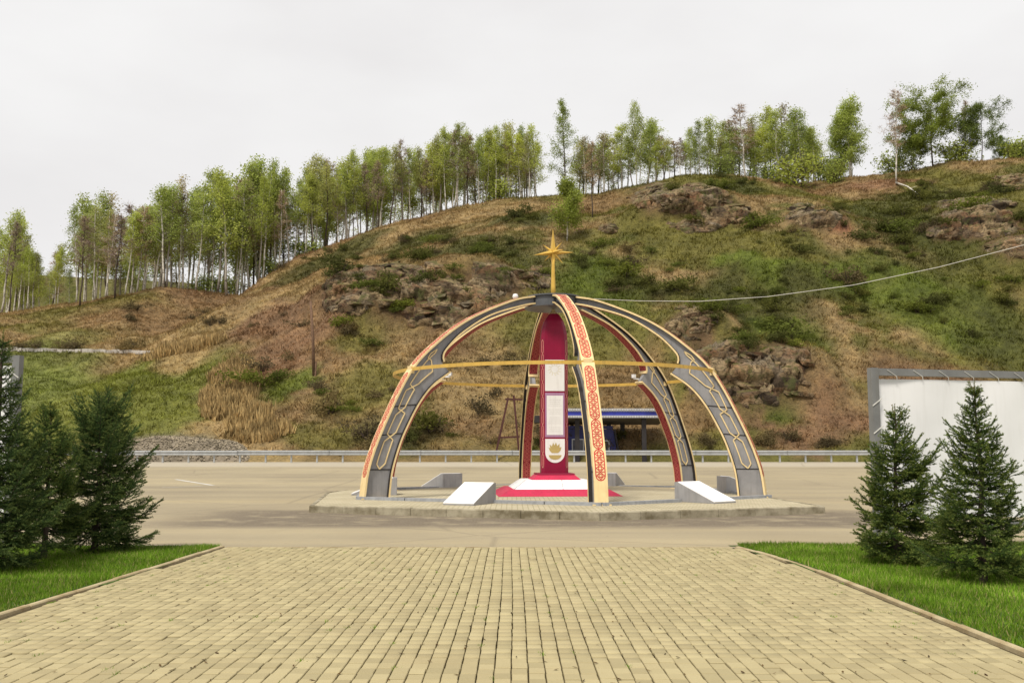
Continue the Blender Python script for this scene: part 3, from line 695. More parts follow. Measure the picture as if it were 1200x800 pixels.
# ------------------------------------------------------------------ trees
def leaf_mesh(name, C, size, col, rr, droop=0.3):
    """one small pointed four-sided leaf spray per centre"""
    n = len(C); a = rr.normal(0, 1, (n, 3)); a[:, 2] -= droop; a /= np.linalg.norm(a, axis=1)[:, None]
    b = np.cross(a, rr.normal(0, 1, (n, 3))); b /= np.linalg.norm(b, axis=1)[:, None] + 1e-6
    s = (size * rr.uniform(.6, 1.3, n))[:, None]
    V = np.stack([C - a * s, C + b * s * .5, C + a * s, C - b * s * .5], 1)
    return npmesh(name, V.reshape(-1, 3), np.arange(4 * n).reshape(-1, 4), col=np.repeat(col, 4, 0))
def make_tree(seed, h, crown0, rad, nleaf, kind, hue, bark, lean=0.032, stems=1, shape='slim'):
    nleaf = int(nleaf * 2.0)
    rr = np.random.default_rng(seed); root = empty('birch_tree')
    mb = MB(); tips = []
    twV, twC = [], []
    for s_ in range(stems):
        off = np.array([rr.normal(0, .25), rr.normal(0, .25)]) * (stems > 1); ld = rr.normal(0, lean, 2) + off * .06
        hs = h * (1 if s_ == 0 else rr.uniform(.75, .95))
        zz = np.linspace(0, hs, 9); wob = np.cumsum(rr.normal(0, .06, (9, 2)), 0); wob[0] = 0
        sp = np.stack([off[0] + ld[0] * zz + wob[:, 0], off[1] + ld[1] * zz + wob[:, 1], zz - .4 * (zz == 0)], 1)
        r0 = 0.0068 * hs / (1 + .25 * (stems > 1)); mb.tube(sp, [r0 * (1 - z / hs) ** .8 + .018 for z in zz], 6)
        nl = int(30 / stems ** .5) if kind != 'bare' else int(46 / stems ** .5)
        for i in range(nl):
            f = crown0 + (1 - crown0) * (i + rr.random()) / nl * .97
            z = f * hs; p0 = np.array([np.interp(z, zz, sp[:, k]) for k in range(3)])
            g = (f - crown0) / (1 - crown0)
            if shape == 'slim': L_ = rad * (1.0 - .85 * g) * (0.55 + .45 * min(1, g / .2)) 
            elif shape == 'cone': L_ = rad * (1.02 - g) * 1.05
            else: L_ = rad * math.sqrt(max(.05, 1 - (1.75 * g - .75) ** 2 * .9)) if g > .1 else rad * .7
            L_ *= rr.uniform(.65, 1.2); az = rr.uniform(0, 2 * np.pi); up = rr.uniform(.35, .95) if shape != 'round' else rr.uniform(.15, .9)
            d = np.array([math.cos(az), math.sin(az), up]); e = p0 + d * L_; e2 = e + np.array([d[0] * .25 * L_, d[1] * .25 * L_, -.18 * L_])
            mb.tube([p0, p0 + d * L_ * .5 + [0, 0, .05 * L_], e, e2], [.024 + .01 * (1 - g), .016, .009, .005], 3, cap=False)
            m = 12 if kind != 'bare' else 14
            for _ in range(m):
                q = rr.uniform(.3, 1.1); b0 = p0 + d * L_ * min(q, 1); b1 = b0 + rr.normal(0, .3, 3) * L_ * .65 + [0, 0, -.08 * L_]
                tips.append((b0, b1))
        tips.append((sp[-2], sp[-1] + [0, 0, .3])); tips.append((sp[-3], sp[-1]))
    link('trunk', mb.mesh('trunk'), bark, root, smooth=True)
    T0 = np.array([t[0] for t in tips]); T1 = np.array([t[1] for t in tips])
    # twigs (thin triangles)
    side = rr.normal(0, 1, T0.shape); side /= np.linalg.norm(side, axis=1)[:, None]; wt = .016 if kind != 'bare' else .022
    if kind == 'bare':
        k = rr.integers(0, len(T0), 1500); B0 = T0[k] + (T1 - T0)[k] * rr.random((1500, 1)); B1 = B0 + rr.normal(0, .32, (1500, 3)) + [0, 0, .05]
        T0b = np.concatenate([T0, B0]); T1b = np.concatenate([T1, B1]); side = rr.normal(0, 1, T0b.shape); side /= np.linalg.norm(side, axis=1)[:, None]
    else: T0b, T1b = T0, T1
    V = np.stack([T0b - side * wt, T0b + side * wt, T1b], 1); n = len(T0b)
    tc_ = np.array([0.34, 0.26, 0.205]) if kind == 'bare' else np.array([0.1, 0.08, 0.06])
    tag(link('twigs', npmesh('twigs', V.reshape(-1, 3), np.arange(3 * n).reshape(-1, 3), col=np.tile(tc_, (3 * n, 1))), M['twig'], root), kind='stuff')
    if nleaf:
        k = rr.integers(0, len(T0), nleaf); q = rr.random((nleaf, 1)); C = T0[k] + (T1[k] - T0[k]) * q * 1.1 + rr.normal(0, .23, (nleaf, 3)) * [1, 1, 1.3]
        cl = fbm(C[:, 0] * 1.3 + seed, C[:, 2] * 1.1 + C[:, 1], seed)[:, None]
        hu = np.array(hue) * (0.7 + .6 * rr.random((nleaf, 1))); 
        crn = link('crown', leaf_mesh('crown', C, .09 if shape != 'round' else .11, hu, rr), M['leaf'], root)
    return root
YG = (0.44, 0.5, 0.13); MG = (0.36, 0.43, 0.11); OG = (0.42, 0.43, 0.15); BR = (0.37, 0.32, 0.17); DG = (0.22, 0.28, 0.07)  # leaf colours lightened beyond real foliage to carry the backlit glow
PRO = {}
def proto(key, *a, **k):
    o = make_tree(*a, **k); kids(o); PRO[key] = [o, False, a[1]]
spec = [('s0', 11, 13, .38, 1.9, 1900, 'leaf', YG, 'birch'), ('s1', 12, 14, .42, 1.8, 1500, 'leaf', MG, 'birch'), ('s2', 13, 12, .36, 2.0, 1900, 'leaf', YG, 'birch'),
        ('s3', 14, 13, .45, 1.7, 1200, 'leaf', OG, 'dark_bark'), ('s4', 15, 14, .4, 1.9, 1700, 'leaf', MG, 'birch'), ('s5', 16, 12.5, .33, 1.8, 1000, 'leaf', BR, 'birch'),
        ('s6', 17, 13.5, .32, 2.2, 2200, 'leaf', YG, 'birch'), ('s7', 18, 12, .4, 1.7, 1100, 'leaf', OG, 'birch')]
for k, sd_, h, c0, r, nl, kd, hu, bk in spec: proto(k, sd_, h, c0, r, nl, kd, hu, M[bk])
proto('b0', 31, 13, .35, 1.9, 0, 'bare', BR, M['birch']); proto('b1', 32, 12.5, .4, 1.8, 260, 'bare', BR, M['dark_bark'])
proto('c0', 41, 13.5, .18, 3.0, 3300, 'leaf', MG, M['dark_bark'], shape='cone'); proto('c1', 42, 12, .25, 2.9, 3600, 'leaf', YG, M['birch'], shape='cone', stems=2)
proto('m0', 51, 11, .22, 2.8, 8000, 'leaf', MG, M['birch'], stems=4); proto('r0', 61, 12, .24, 4.6, 13000, 'leaf', DG, M['dark_bark'], shape='round', lean=.01); proto('r1', 62, 11, .24, 3.9, 9000, 'leaf', DG, M['dark_bark'], shape='round')
proto('p0', 71, 6, .22, 1.6, 4200, 'leaf', (0.33, 0.38, 0.08), M['birch']); proto('p1', 72, 2.2, .02, 1.3, 900, 'leaf', MG, M['dark_bark'], stems=4, shape='round')
HUE = {'s0': 'yellow green', 's2': 'light green', 's6': 'broad yellow green', 's1': 'mid green', 's4': 'full mid green', 's3': 'sparse olive', 's7': 'thin crowned olive', 's5': 'brownish', 'b0': 'leafless', 'b1': 'nearly bare'}
def bl(key, h, where):
    sz = 'low' if h < 9.5 else 'tall' if h > 13 else 'middling'
    return f'{sz} {HUE[key]} birch {where}', f'{sz} {HUE[key]} birches {where}'
def plant(key, x, y, h, label, group=None, rz=None, z=None, wide=1.0, name='birch_tree', cat='tree'):
    rec = PRO[key]
    if rec[1]: o = copy_tree(rec[0])
    else: o = rec[0]; rec[1] = True
    s = h / rec[2]; o.name = name
    o.location = (x, y, float(hill(x, y)) - 0.05 if z is None else z); wv = random.uniform(.95, 1.45) if group else 1.0; o.scale = (s * wide * wv, s * wide * wv, s); o.rotation_euler = (random.uniform(-.035, .035), random.uniform(-.035, .035), random.uniform(0, 6.28) if rz is None else rz)
    if 'group' in o: del o['group']
    tag(o, label, cat, group); return o
# top of the tree line in the photo
TX = [-80, 0, 40, 60, 80, 110, 150, 200, 240, 270, 300, 350, 400, 450, 500, 540, 600, 625, 640]
TY = [250, 250, 300, 280, 245, 225, 235, 210, 205, 205, 198, 190, 178, 166, 160, 148, 146, 150, 152]
def tree_h(px, x, y):
    z = float(hill(x, y)); top = at(px, np.interp(px, TX, TY), y)[2]; return max(4.0, top - z)
# wood beyond the meadow
LW = 'pale leaved birch in the wood at the top of the brown meadow'; GW = 'birches of the wood beyond the meadow'
LB = 'brown and barely leafed birch in the wood at the top of the brown meadow'; GB = 'bare birches of the wood beyond the meadow'
pts = []
for px in np.arange(-12, 305, 6.4):
    for row, (dy, pr) in enumerate(((0, .8), (8, .7), (18, .6))):
        if random.random() > pr or (36 < px < 52 and random.random() < .5): continue
        pts.append((px + random.uniform(-3, 3), dy + random.uniform(-2.5, 2.5)))
for px, dy in pts:
    Y_ = np.interp(px, R_PX, R_Y) + 1 + dy - (6 if 60 < px < 130 and random.random() < .3 else 0); x = (px - 600) / F * Y_
    h = tree_h(px, x, Y_) * (random.uniform(.8, 1.04) if random.random() < .75 else random.uniform(.5, .8))
    if random.random() < (.38 if 120 < px < 235 else .12): k_ = random.choice(['b0', 'b1', 's5']); plant(k_, x, Y_, h, *bl(k_, h, 'in the wood at the top of the brown meadow'))
    else: k_ = random.choice(['s0', 's1', 's2', 's3', 's4', 's6', 's7', 's4', 's1']); plant(k_, x, Y_, h, *bl(k_, h, 'in the wood at the top of the brown meadow'))
# row along the ridge
LR = 'slender pale green birch in the long row up the ridge towards the star'; GRR = 'birches in the row up the ridge'
LRB = 'nearly bare slender birch in the long row up the ridge towards the star'; GRB = 'bare birches in the row up the ridge'
for px in np.arange(303, 634, 5.2):
    for dy, pr in ((2, .75), (8, .6), (14, .3)):
        if random.random() > pr: continue
        q = px + random.uniform(-3, 3); Y_ = np.interp(q, R_PX, R_Y) + dy + random.uniform(-1.5, 2); x = (q - 600) / F * Y_
        h = tree_h(q, x, Y_) * random.uniform(.72, 1.06)
        if random.random() < .14: k_ = random.choice(['b0', 'b1']); plant(k_, x, Y_, h * .95, *bl(k_, h, 'in the row up the ridge towards the star'))
        else: k_ = random.choice(['s0', 's1', 's2', 's3', 's6', 's7', 's0', 's2']); plant(k_, x, Y_, h, *bl(k_, h, 'in the row up the ridge towards the star'))
def single(key, px, pyb, pyt, label, dy=1.0, group=None, wide=1.0, name='birch_tree', cat='tree', onhill=False, rz=None):
    if onhill: p = hit(px, pyb); x, Y_ = p[0], p[1]
    else: Y_ = float(np.interp(px, R_PX, R_Y)) + dy; x = (px - 600) / F * Y_
    z = float(hill(x, Y_)); h = at(px, pyt, Y_)[2] - z
    return plant(key, x, Y_, h, label, group, wide=wide, name=name, cat=cat, rz=rz)
single('c0', 663, 228, 117, 'tall cone shaped birch standing alone on the crest behind the gold star')
single('p0', 664, 282, 212, 'small bright green birch sapling growing on the slope behind the star', onhill=True, wide=1.35)
single('b1', 694, 255, 165, 'leaning thin birch on the open slope near the lone sapling', onhill=True)
LM = 'mid height birch in the thicket behind the reddish crag'; GM = 'birches behind the reddish crag'
for px, pyt, k in ((682, 165, 's7'), (690, 160, 's5'), (700, 155, 's3'), (712, 158, 's5'), (722, 160, 'b0'), (731, 150, 's6'), (765, 145, 's1'), (776, 140, 's2'), (785, 158, 'b0'), (795, 165, 'b1'), (802, 160, 'b0'), (815, 150, 's4'), (827, 142, 's1'), (838, 138, 's4'), (850, 142, 's6'), (862, 148, 's1'), (676, 172, 's2'), (697, 168, 's4'), (718, 166, 's6'), (727, 172, 's3'), (745, 160, 's0'), (758, 150, 's6'), (781, 165, 's3'), (790, 172, 's6'), (808, 168, 's2'), (821, 158, 's6'), (844, 160, 's3'), (857, 156, 's0'), (707, 170, 's4'), (740, 168, 's4'), (833, 155, 's2'), (770, 165, 's6'), (868, 140, 's5')):
    q_ = bl(k, 11, 'in the thicket behind the reddish crag'); single(k, px, 0, pyt, q_[0].replace('middling ', ''), dy=random.uniform(2, 9), group=q_[1].replace('middling ', ''), wide=1.35)
single('c1', 752, 0, 121, 'tall twin stemmed birch rising above the thicket behind the reddish crag', dy=2)
LN = 'narrow birch in the close clump left of the green bush on the crest'; LN = 'narrow birch in the close clump behind the green bush on the crest'
for px, pyt, k in ((880, 124, 'b0'), (889, 140, 's3'), (901, 126, 's0'), (909, 150, 's2'), (920, 132, 's6'), (932, 122, 's5'), (940, 135, 's1'), (948, 126, 's4'), (957, 145, 's6'), (966, 150, 's2'), (874, 150, 's4'), (926, 150, 's4'), (912, 135, 's1'), (884, 152, 's6'), (896, 158, 's2'), (936, 150, 's6'), (953, 150, 's0'), (962, 162, 's6'), (971, 165, 's3')):
    q_ = bl(k, 11, 'in the close clump behind the green crest bush'); single(k, px, 0, pyt, q_[0].replace('middling ', ''), dy=random.uniform(2, 8), group=q_[1].replace('middling ', ''), wide=1.35)
single('m0', 1008, 0, 112, 'broad many stemmed birch clump standing on the bare brown crest', dy=2, wide=1.1)
single('m0', 996, 0, 128, 'lower many stemmed birch leaning against the broad clump on the crest', dy=4, wide=.9)
single('b0', 1050, 214, 104, 'forked leafless birch with purple brown twigs on the crest', onhill=True, wide=1.15)
single('r1', 1080, 0, 146, 'lower round crowned tree growing beside the largest round crowned tree', dy=1, wide=1.3)
single('r0', 1106, 0, 114, 'largest round crowned tree with dark trunk and heavy limbs', dy=0.5, wide=1.4)
single('r1', 1165, 0, 126, 'round crowned tree with open branching behind the highest grassy edge', dy=0.5, wide=1.25)
single('b1', 1146, 0, 118, 'thin bare tree between two round crowned trees on the crest', dy=3)
single('r1', 1187, 0, 160, 'small round crowned tree at the far end of the ridge', dy=3, wide=.8)
single('p1', 945, 0, 190, 'rounded light green bush on the crest before the birch clump', dy=-3, name='bush', cat='bush', wide=1.3)
single('p1', 992, 0, 192, 'small light green bush beside the many stemmed birch', dy=-2, name='bush', cat='bush')
for px in (1062, 1130, 1200, 1215): single('p1', px, 0, np.interp(px, R_PX, R_PY) - 16, 'low pale scrub bush at the foot of the round crowned trees', dy=3, name='bush', cat='bush', group='scrub under the round crowned trees')
for i, px in enumerate((240, 262, 318, 350, 590, 850, 905, 975)):
    single('p1', px, 0, np.interp(px, R_PX, R_PY) - random.uniform(12, 22), 'low green undergrowth bush among the birch stems', dy=2.5, name='bush', cat='bush', group='undergrowth among the birches')
# scrub on the slope
def make_shrub(seed, hue, n):
    rr = np.random.default_rng(seed); root = empty('shrub'); mb = MB()
    for i in range(9):
        az = rr.uniform(0, 6.28); e = np.array([math.cos(az) * rr.uniform(.2, .8), math.sin(az) * rr.uniform(.2, .8), rr.uniform(.5, 1.0)]); mb.tube([(0, 0, -.15), e * .5, e], [.03, .02, .008], 3, cap=False)
    link('stems', mb.mesh('stems'), M['dark_bark'], root)
    lob = rr.normal(0, 1, (9, 3)) * [.55, .45, .22] + [0, 0, .55]; k = rr.integers(0, 9, n)
    C = lob[k] + rr.normal(0, 1, (n, 3)) * [.26, .24, .18]; C[:, 2] = np.abs(C[:, 2])
    link('foliage', leaf_mesh('foliage', C, .1, np.array(hue) * (.6 + .8 * rr.random((n, 1))), rr, 0), M['leaf'], root); kids(root); return root
shr = [make_shrub(81, (0.11, 0.118, 0.036), 800), make_shrub(82, (0.13, 0.155, 0.034), 800), make_shrub(83, (0.15, 0.12, 0.062), 500), make_shrub(84, (0.19, 0.22, 0.05), 700)]
su = [False] * 4
SHL = ['dark olive scrub bush on the rocky slope', 'fresh green scrub bush on the rocky slope', 'brownish half bare scrub bush on the rocky slope', 'light green scrub bush on the rocky slope']
def shrub(px, py, s, k, where):
    p = hit(px, py)
    if p is None: return
    if su[k]: o = copy_tree(shr[k])
    else: o = shr[k]; su[k] = True
    o.location = tuple(p - [0, 0, .1]); o.scale = (s * random.uniform(.9, 1.5), s, s * random.uniform(.7, 1.15)); o.rotation_euler = (random.uniform(-.1, .1), 0, random.uniform(0, 6.28)); tag(o, SHL[k].replace('on the rocky slope', where), 'bush', ['dark', 'green', 'brown', 'light'][k] + ' bushes ' + where)
SW = ['on the dark band beside the long rock face', 'on the slope above the long rock face', 'among the ledges of the long rock face', 'just below the crest near the lone sapling', 'between the star and the long rock face', 'above the far end of the long rock face', 'on the slope right behind the star', 'below the lone sapling', 'above the pale low crag', 'directly over the pale low crag', 'beside the pale low crag', 'on the knoll over the reddish crag', 'around the small grey ledge', 'below the reddish crag', 'on the slope below the fallen log', 'on the grassy edge by the round crowned trees', 'on the open green slope under the cable', 'on the slope above the large banner', 'below the small grey ledge', 'behind the rail near the trestle', 'on the slope under the wooden pole', 'along the rail behind the dome', 'along the rail beside the large banner', 'along the stone edging of the green field', 'beside the tall dry grass', 'on the brown meadow', 'on the slope just past the wooden pole', 'on the tan slope inside the dome arches', 'among the broken rocks near the wooden pole', 'on the middle of the long rock face', 'in the gully of the long rock face', 'over the reddish crag', 'within the reddish crag', 'on the face of the pale low crag', 'among the pale ledges under the round crowned trees', 'on top of the small grey ledge']
for wi_, (px, py, rx, ry, n, ks) in enumerate(((400, 305, 70, 12, 14, (0, 0, 2)), (540, 292, 80, 14, 22, (0, 1, 0, 2)), (480, 330, 60, 10, 7, (1, 0)), (610, 258, 30, 6, 6, (0,)), (600, 310, 40, 20, 9, (0, 1)), (440, 300, 60, 8, 8, (2, 0)),
                                (740, 320, 60, 25, 14, (0, 1, 2)), (700, 300, 40, 15, 7, (1, 0)), (850, 355, 60, 20, 14, (0, 1)), (880, 390, 50, 15, 10, (0, 1)), (925, 400, 30, 25, 8, (3, 1)), (870, 215, 40, 6, 7, (0,)), (920, 272, 30, 14, 6, (0, 2)), (880, 265, 16, 8, 4, (1,)),
                                (1060, 270, 70, 30, 20, (0, 1, 2)), (1120, 225, 60, 10, 12, (0, 2)), (1040, 330, 60, 40, 14, (1, 0)), (1140, 360, 60, 40, 12, (1, 0)), (960, 320, 50, 30, 10, (0, 2)), (470, 515, 60, 12, 9, (0, 2)), (420, 470, 50, 20, 8, (1, 2)), (640, 520, 120, 8, 10, (2, 0)), (900, 520, 100, 7, 12, (2,)),
                                (90, 408, 90, 3, 16, (2,)), (300, 440, 40, 20, 5, (2, 1)), (250, 380, 110, 20, 10, (2,)), (420, 395, 26, 12, 5, (1, 2)), (580, 450, 60, 40, 6, (2,)), (430, 335, 50, 14, 9, (0, 1)), (500, 338, 60, 12, 8, (0, 1)), (470, 372, 10, 10, 3, (1,)), (820, 224, 60, 6, 9, (0, 1)), (800, 250, 50, 16, 6, (0, 2)), (870, 400, 40, 12, 6, (0, 1)), (1150, 250, 50, 20, 9, (0, 1)), (955, 252, 30, 10, 5, (0,)))):
    for i in range(n): shrub(px + random.uniform(-rx, rx), py + random.uniform(-ry, ry), random.uniform(.35, .85) * (1.7 if random.random() < .2 else 1), random.choice(ks), SW[wi_])
for o, u in zip(shr, su):
    pass

# ------------------------------------------------------------------ things on and below the slope
p = hit(368, 441); top = at(364, 353, p[1] - .3)
pole = empty('wooden_pole', tuple(p)); tag(pole, 'lone thin weathered wooden pole standing on the brown slope', 'pole')
tp = Vector(top - p)
MB().tube([(0, 0, -.4), tp * .5 + Vector((.05, 0, 0)), tp], [.13, .115, .09], 8).build('shaft', M['wood'], pole, True)
MB().bar((.12, -.1, -.3), (.16, -.1, 1.1), .16, .12).build('stub', M['wood'], pole)
p = hit(1050, 216); e_ = hit(1077, 230)
log = empty('fallen_birch_log', tuple(p)); tag(log, 'fallen white birch trunk lying down the slope from the forked leafless birch', 'log')
dv = Vector(e_ - p); MB().tube([Vector((0, 0, .15)), dv * .5 + Vector((0, -.2, .35)), dv + Vector((0, 0, .15))], [.13, .1, .07], 6).build('stem', M['birch'], log, True)
MB().tube([dv * .6 + Vector((0, -.1, .3)), dv * .7 + Vector((.6, -.3, .7))], [.04, .015], 5).build('branch', M['birch'], log, True)
# pale stone edging at the head of the green field
root = None; prev = None
for px in np.arange(-30, 184, 7.0):
    q = hit(px, 411 + px * 0.018)
    if root is None: root = empty('stone_edging', tuple(q)); tag(root, 'pale stone edging in a straight line along the head of the green field', 'edging'); c0 = q
    if prev is not None:
        a, b = Vector(prev - c0), Vector(q - c0); d = b - a
        mb = MB(); mb.bar(a + d * .03 + Vector((0, 0, .1)), b - d * .03 + Vector((0, 0, .1)), .35, .34 + random.uniform(-.05, .05)); mb.build('edge_stone', M['pale_edge'], root)
    prev = q
# gravel heap behind the rail
g0 = np.array([(215 - 600) / F * 67.6, 67.6, .65])
xs = np.linspace(-6.5, 5.2, 90); ys = np.linspace(-1.7, 2.6, 34); X, Y = np.meshgrid(xs, ys)
env = np.clip(1 - (np.abs(X + .3) / 5.6) ** 3.2, 0, 1) * np.clip(1 - (np.abs(Y - .3) / 1.9) ** 2, 0, 1)
Zg = 1.75 * env ** .7 * (0.86 + 0.3 * fbm(X * .6, Y * .6, 3)) + (fbm(X * 5, Y * 5, 9) - .5) * .18 - .08
idx = np.arange(X.size).reshape(X.shape); Fc = np.stack([idx[:-1, :-1], idx[:-1, 1:], idx[1:, 1:], idx[1:, :-1]], -1).reshape(-1, 4)
heap = link('gravel_heap', npmesh('gravel_heap', np.stack([X, Y, Zg], -1).reshape(-1, 3), Fc, smooth=True), M['gravel']); heap.location = tuple(g0)
tag(heap, 'low heap of grey gravel behind the road rail below the green field', 'gravel', kind='stuff')
n = 5000; sx = rng.uniform(-6, 5, n); sy = rng.uniform(-1.6, 2, n)
ev = np.clip(1 - (np.abs(sx + .3) / 5.6) ** 3.2, 0, 1) * np.clip(1 - (np.abs(sy - .3) / 1.9) ** 2, 0, 1); k = ev > .03; sx, sy, ev = sx[k], sy[k], ev[k]; n = len(sx)
sz = 1.75 * ev ** .7 * (0.86 + 0.3 * fbm(sx * .6, sy * .6, 3)) - .06; r = rng.uniform(.03, .1, n)
D = np.array([[1, 0, 0], [0, 1, 0], [-1, 0, 0], [0, -1, 0], [0, 0, 1]]); V = np.stack([sx, sy, sz], 1)[:, None, :] + D[None] * r[:, None, None] * rng.uniform(.6, 1.3, (n, 5, 1))
T = np.array([[0, 1, 4], [1, 2, 4], [2, 3, 4], [3, 0, 4]]); Fc = (np.arange(n)[:, None, None] * 5 + T[None]).reshape(-1, 3)
cc = np.repeat(np.array([0.18, 0.155, 0.12]) * rng.uniform(.4, 1.9, (n, 1)), 5, 0)
tag(link('gravel_stones', npmesh('gravel_stones', V.reshape(-1, 3), Fc, col=cc), M['twig'], heap), kind='stuff')

# guard rail
GY = 62.6
rail = empty('guard_rail', (0, GY, float(road_z(GY)))); tag(rail, 'long galvanised steel guard rail along the far edge of the road', 'guard rail')
prof = [(.0, .44), (-.05, .47), (-.05, .53), (.0, .57), (.0, .61), (-.05, .65), (-.05, .71), (.0, .745)]
prof = [(a * 1.2, b + .02) for a, b in prof]
x0 = -58.0
while x0 < 58:
    mb = MB(); x1 = x0 + 5.8
    vs = [(x, a - .06, b) for x in (x0, x1 + .06) for a, b in prof] + [(x, a - .055, b) for x in (x0, x1 + .06) for a, b in prof]; n = len(prof)
    fs = [(i, i + 1, n + i + 1, n + i) for i in range(n - 1)] + [(2 * n + n + i, 2 * n + n + i + 1, 2 * n + i + 1, 2 * n + i) for i in range(n - 1)]
    mb.add(vs, fs); o = mb.build('rail_beam', M['galv'], rail); o.location.z = random.uniform(-.008, .008); o.location.y = .004 * (int(x0 * 10) % 2); x0 = x1
pm = MB().box(-.05, .05, -.02, .1, -.3, .72).mesh('rail_post'); pm.materials.append(M['galv'])
for i in range(72):
    o = link('rail_post', pm, None, rail); o.location = (-58 + i * 1.63, .03, 0)

# bus shelter beyond the rail
SY = 67.0; kz = SY / F; sz0 = float(hill0(6, SY))
S = lambda px: (px - 600) * kz
zt = lambda py: at(650, py, SY)[2]
sh = empty('bus_shelter', (S(700), SY, .7)); tag(sh, 'bus shelter with blue fascia roof on dark posts beyond the guard rail', 'bus shelter')
def rel(mb, name, mat, parent=sh, off=(S(700), SY, .7)):
    mb.v = [(a - off[0], b - off[1], c - off[2]) for a, b, c in mb.v]; return mb.build(name, mat, parent)
xa, xb = S(640), S(778); ZB_ = at(650, 497.5, SY + 2.6)[2]
zf_ = zt(481); zb = zt(491)
# roof slab tilted down to the back, so its underside shows
mbx = MB(); mbx.add([(xa, SY - 1.6, zt(490.5)), (xb, SY - 1.6, zt(489)), (xb, SY + 2.6, ZB_), (xa, SY + 2.6, ZB_), (xa, SY - 1.6, zt(489) + .1), (xb, SY - 1.6, zt(488) + .1), (xb, SY + 2.6, ZB_ + .16), (xa, SY + 2.6, ZB_ + .16)],
                    [(3, 2, 1, 0), (4, 5, 6, 7), (0, 1, 5, 4), (1, 2, 6, 5), (2, 3, 7, 6), (3, 0, 4, 7)])
roof = rel(mbx, 'roof', M['roof_under'])
f0, f1 = zt(489.2), zt(480.5)
rel(MB().box(xa - .05, xb + .05, SY - 1.68, SY - 1.61, f0, f1), 'fascia', M['blue'])
for (za, zb_) in ((f0 - .06, f0 + .09), (f1 - .1, f1 + .05)):
    o = rel(MB().box(xa - .08, xb + .08, SY - 1.73, SY - 1.685, za, zb_), 'trim', M['lightgrey'])
    n = 74
    mb = MB()
    for i in range(n):
        x = xa + (xb - xa) * (i + .5) / n; mb.box(x - .03, x + .03, SY - 1.75, SY - 1.732, za - .03 + (.06 if za < f1 - .3 else 0) - .03, zb_ - .02)
    rel(mb, 'trim_teeth', M['web'])
rel(MB().box(S(622), xa + .1, SY - .6, SY + .8, zt(495), zt(487)), 'end_box', M['dark'])
for px, dy in ((676, -.9), (754, -1.2), (729, 1.7), (713, 2.0), (661, 1.8)):
    x = S(px) * (SY + dy) / SY; rel(MB().box(x - .15, x + .15, SY + dy - .1, SY + dy + .1, .4, zt(489) + (ZB_ - zt(489)) * (dy + 1.6) / 4.2 + .05), 'post', M['dark'])
cab = rel(MB().add([(S(648), SY + .3, .5), (S(725), SY + .3, .5), (S(725), SY + 1.6, .5), (S(648), SY + 1.6, .5), (S(648), SY + .3, zt(504)), (S(719), SY + .3, zt(504)), (S(719), SY + 1.6, zt(504)), (S(648), SY + 1.6, zt(504))],
                 [(3, 2, 1, 0), (4, 5, 6, 7), (0, 1, 5, 4), (1, 2, 6, 5), (2, 3, 7, 6), (3, 0, 4, 7)]), 'cabin_wall', M['navy'])
for i in range(8):
    z = zt(530) + i * .23; rel(MB().box(S(648), S(718), SY + .27, SY + .297, z, z + .2), 'board', M['navy'], sh)
rel(MB().box(S(702), S(714), SY + .2, SY + .262, zt(533), zt(515.5)), 'door_frame', M['lightgrey'])
rel(MB().box(S(703.4), S(712.6), SY + .17, SY + .195, zt(533), zt(517)), 'door_pane', M['glass'])
rel(MB().box(S(670), S(684), SY + .2, SY + .262, zt(530), zt(514)), 'window_frame', M['lightgrey'])
rel(MB().box(S(671), S(683), SY + .17, SY + .195, zt(529), zt(515)), 'window_pane', M['glass'])
rel(MB().bar((S(727), SY + .2, .5), (S(720), SY + .2, zt(503)), .14, .1), 'stair_rail', M['dark'])
# red-brown steel trestle
tr = empty('steel_trestle', (S(595), SY - 1, .7)); tag(tr, 'narrow red brown steel trestle with two cross bars beyond the rail', 'trestle')
of = (S(595), SY - 1, .7)
def tz(px, py): q = at(px, py, SY - 1); return (q[0], q[1], q[2])
for a, b in (((580.5, 534), (595.5, 466)), ((608.5, 534), (602, 463))):
    rel(MB().bar(tz(*a), tz(*b), .13, .13), 'leg', M['rust'], tr, of)
rel(MB().bar(tz(592, 467.5), tz(614, 468), .1, .12), 'crossbar', M['rust'], tr, of)
rel(MB().bar(tz(583.5, 512.5), tz(609, 511.5), .1, .12), 'crossbar', M['rust'], tr, of)

# ------------------------------------------------------------------ platform
CX, CY, PZ = 1.33, 31.3, 0.18
TH0 = 8.0
ANG = [8, 68, 128, 188, 250, 302]      # directions of the six feet, 0 = towards the paving
def pol(r, th): t = math.radians(th); return (CX + r * math.sin(t), CY - r * math.cos(t))
plat = empty('platform', (CX, CY, 0)); tag(plat, 'low paved platform with concrete kerb carrying the dome of arches', 'platform')
poly = [(-5.05, 24.75), (1.95, 22.05), (7.72, 24.5), (7.45, 30.5), (7.3, 36.5), (1.2, 39.2), (-5.4, 36.9), (-6.0, 32.0)]
def poly_inset(P, d):
    out = []
    n = len(P)
    for i in range(n):
        a, b, c = [Vector((*P[k % n], 0)) for k in (i - 1, i, i + 1)]
        n1 = Vector((-(b - a).y, (b - a).x, 0)).normalized(); n2 = Vector((-(c - b).y, (c - b).x, 0)).normalized()
        m = (n1 + n2); m = m / max(m.dot(n1), .2) ; out.append((b.x + m.x * d, b.y + m.y * d))
    return out
inner = poly_inset(poly, .11)
mb = MB(); n = len(poly)
mb.add([(x - CX, y - CY, PZ - .004) for x, y in inner], [tuple(range(n))]); mb.build('paving_top', M['platform_top'], plat)
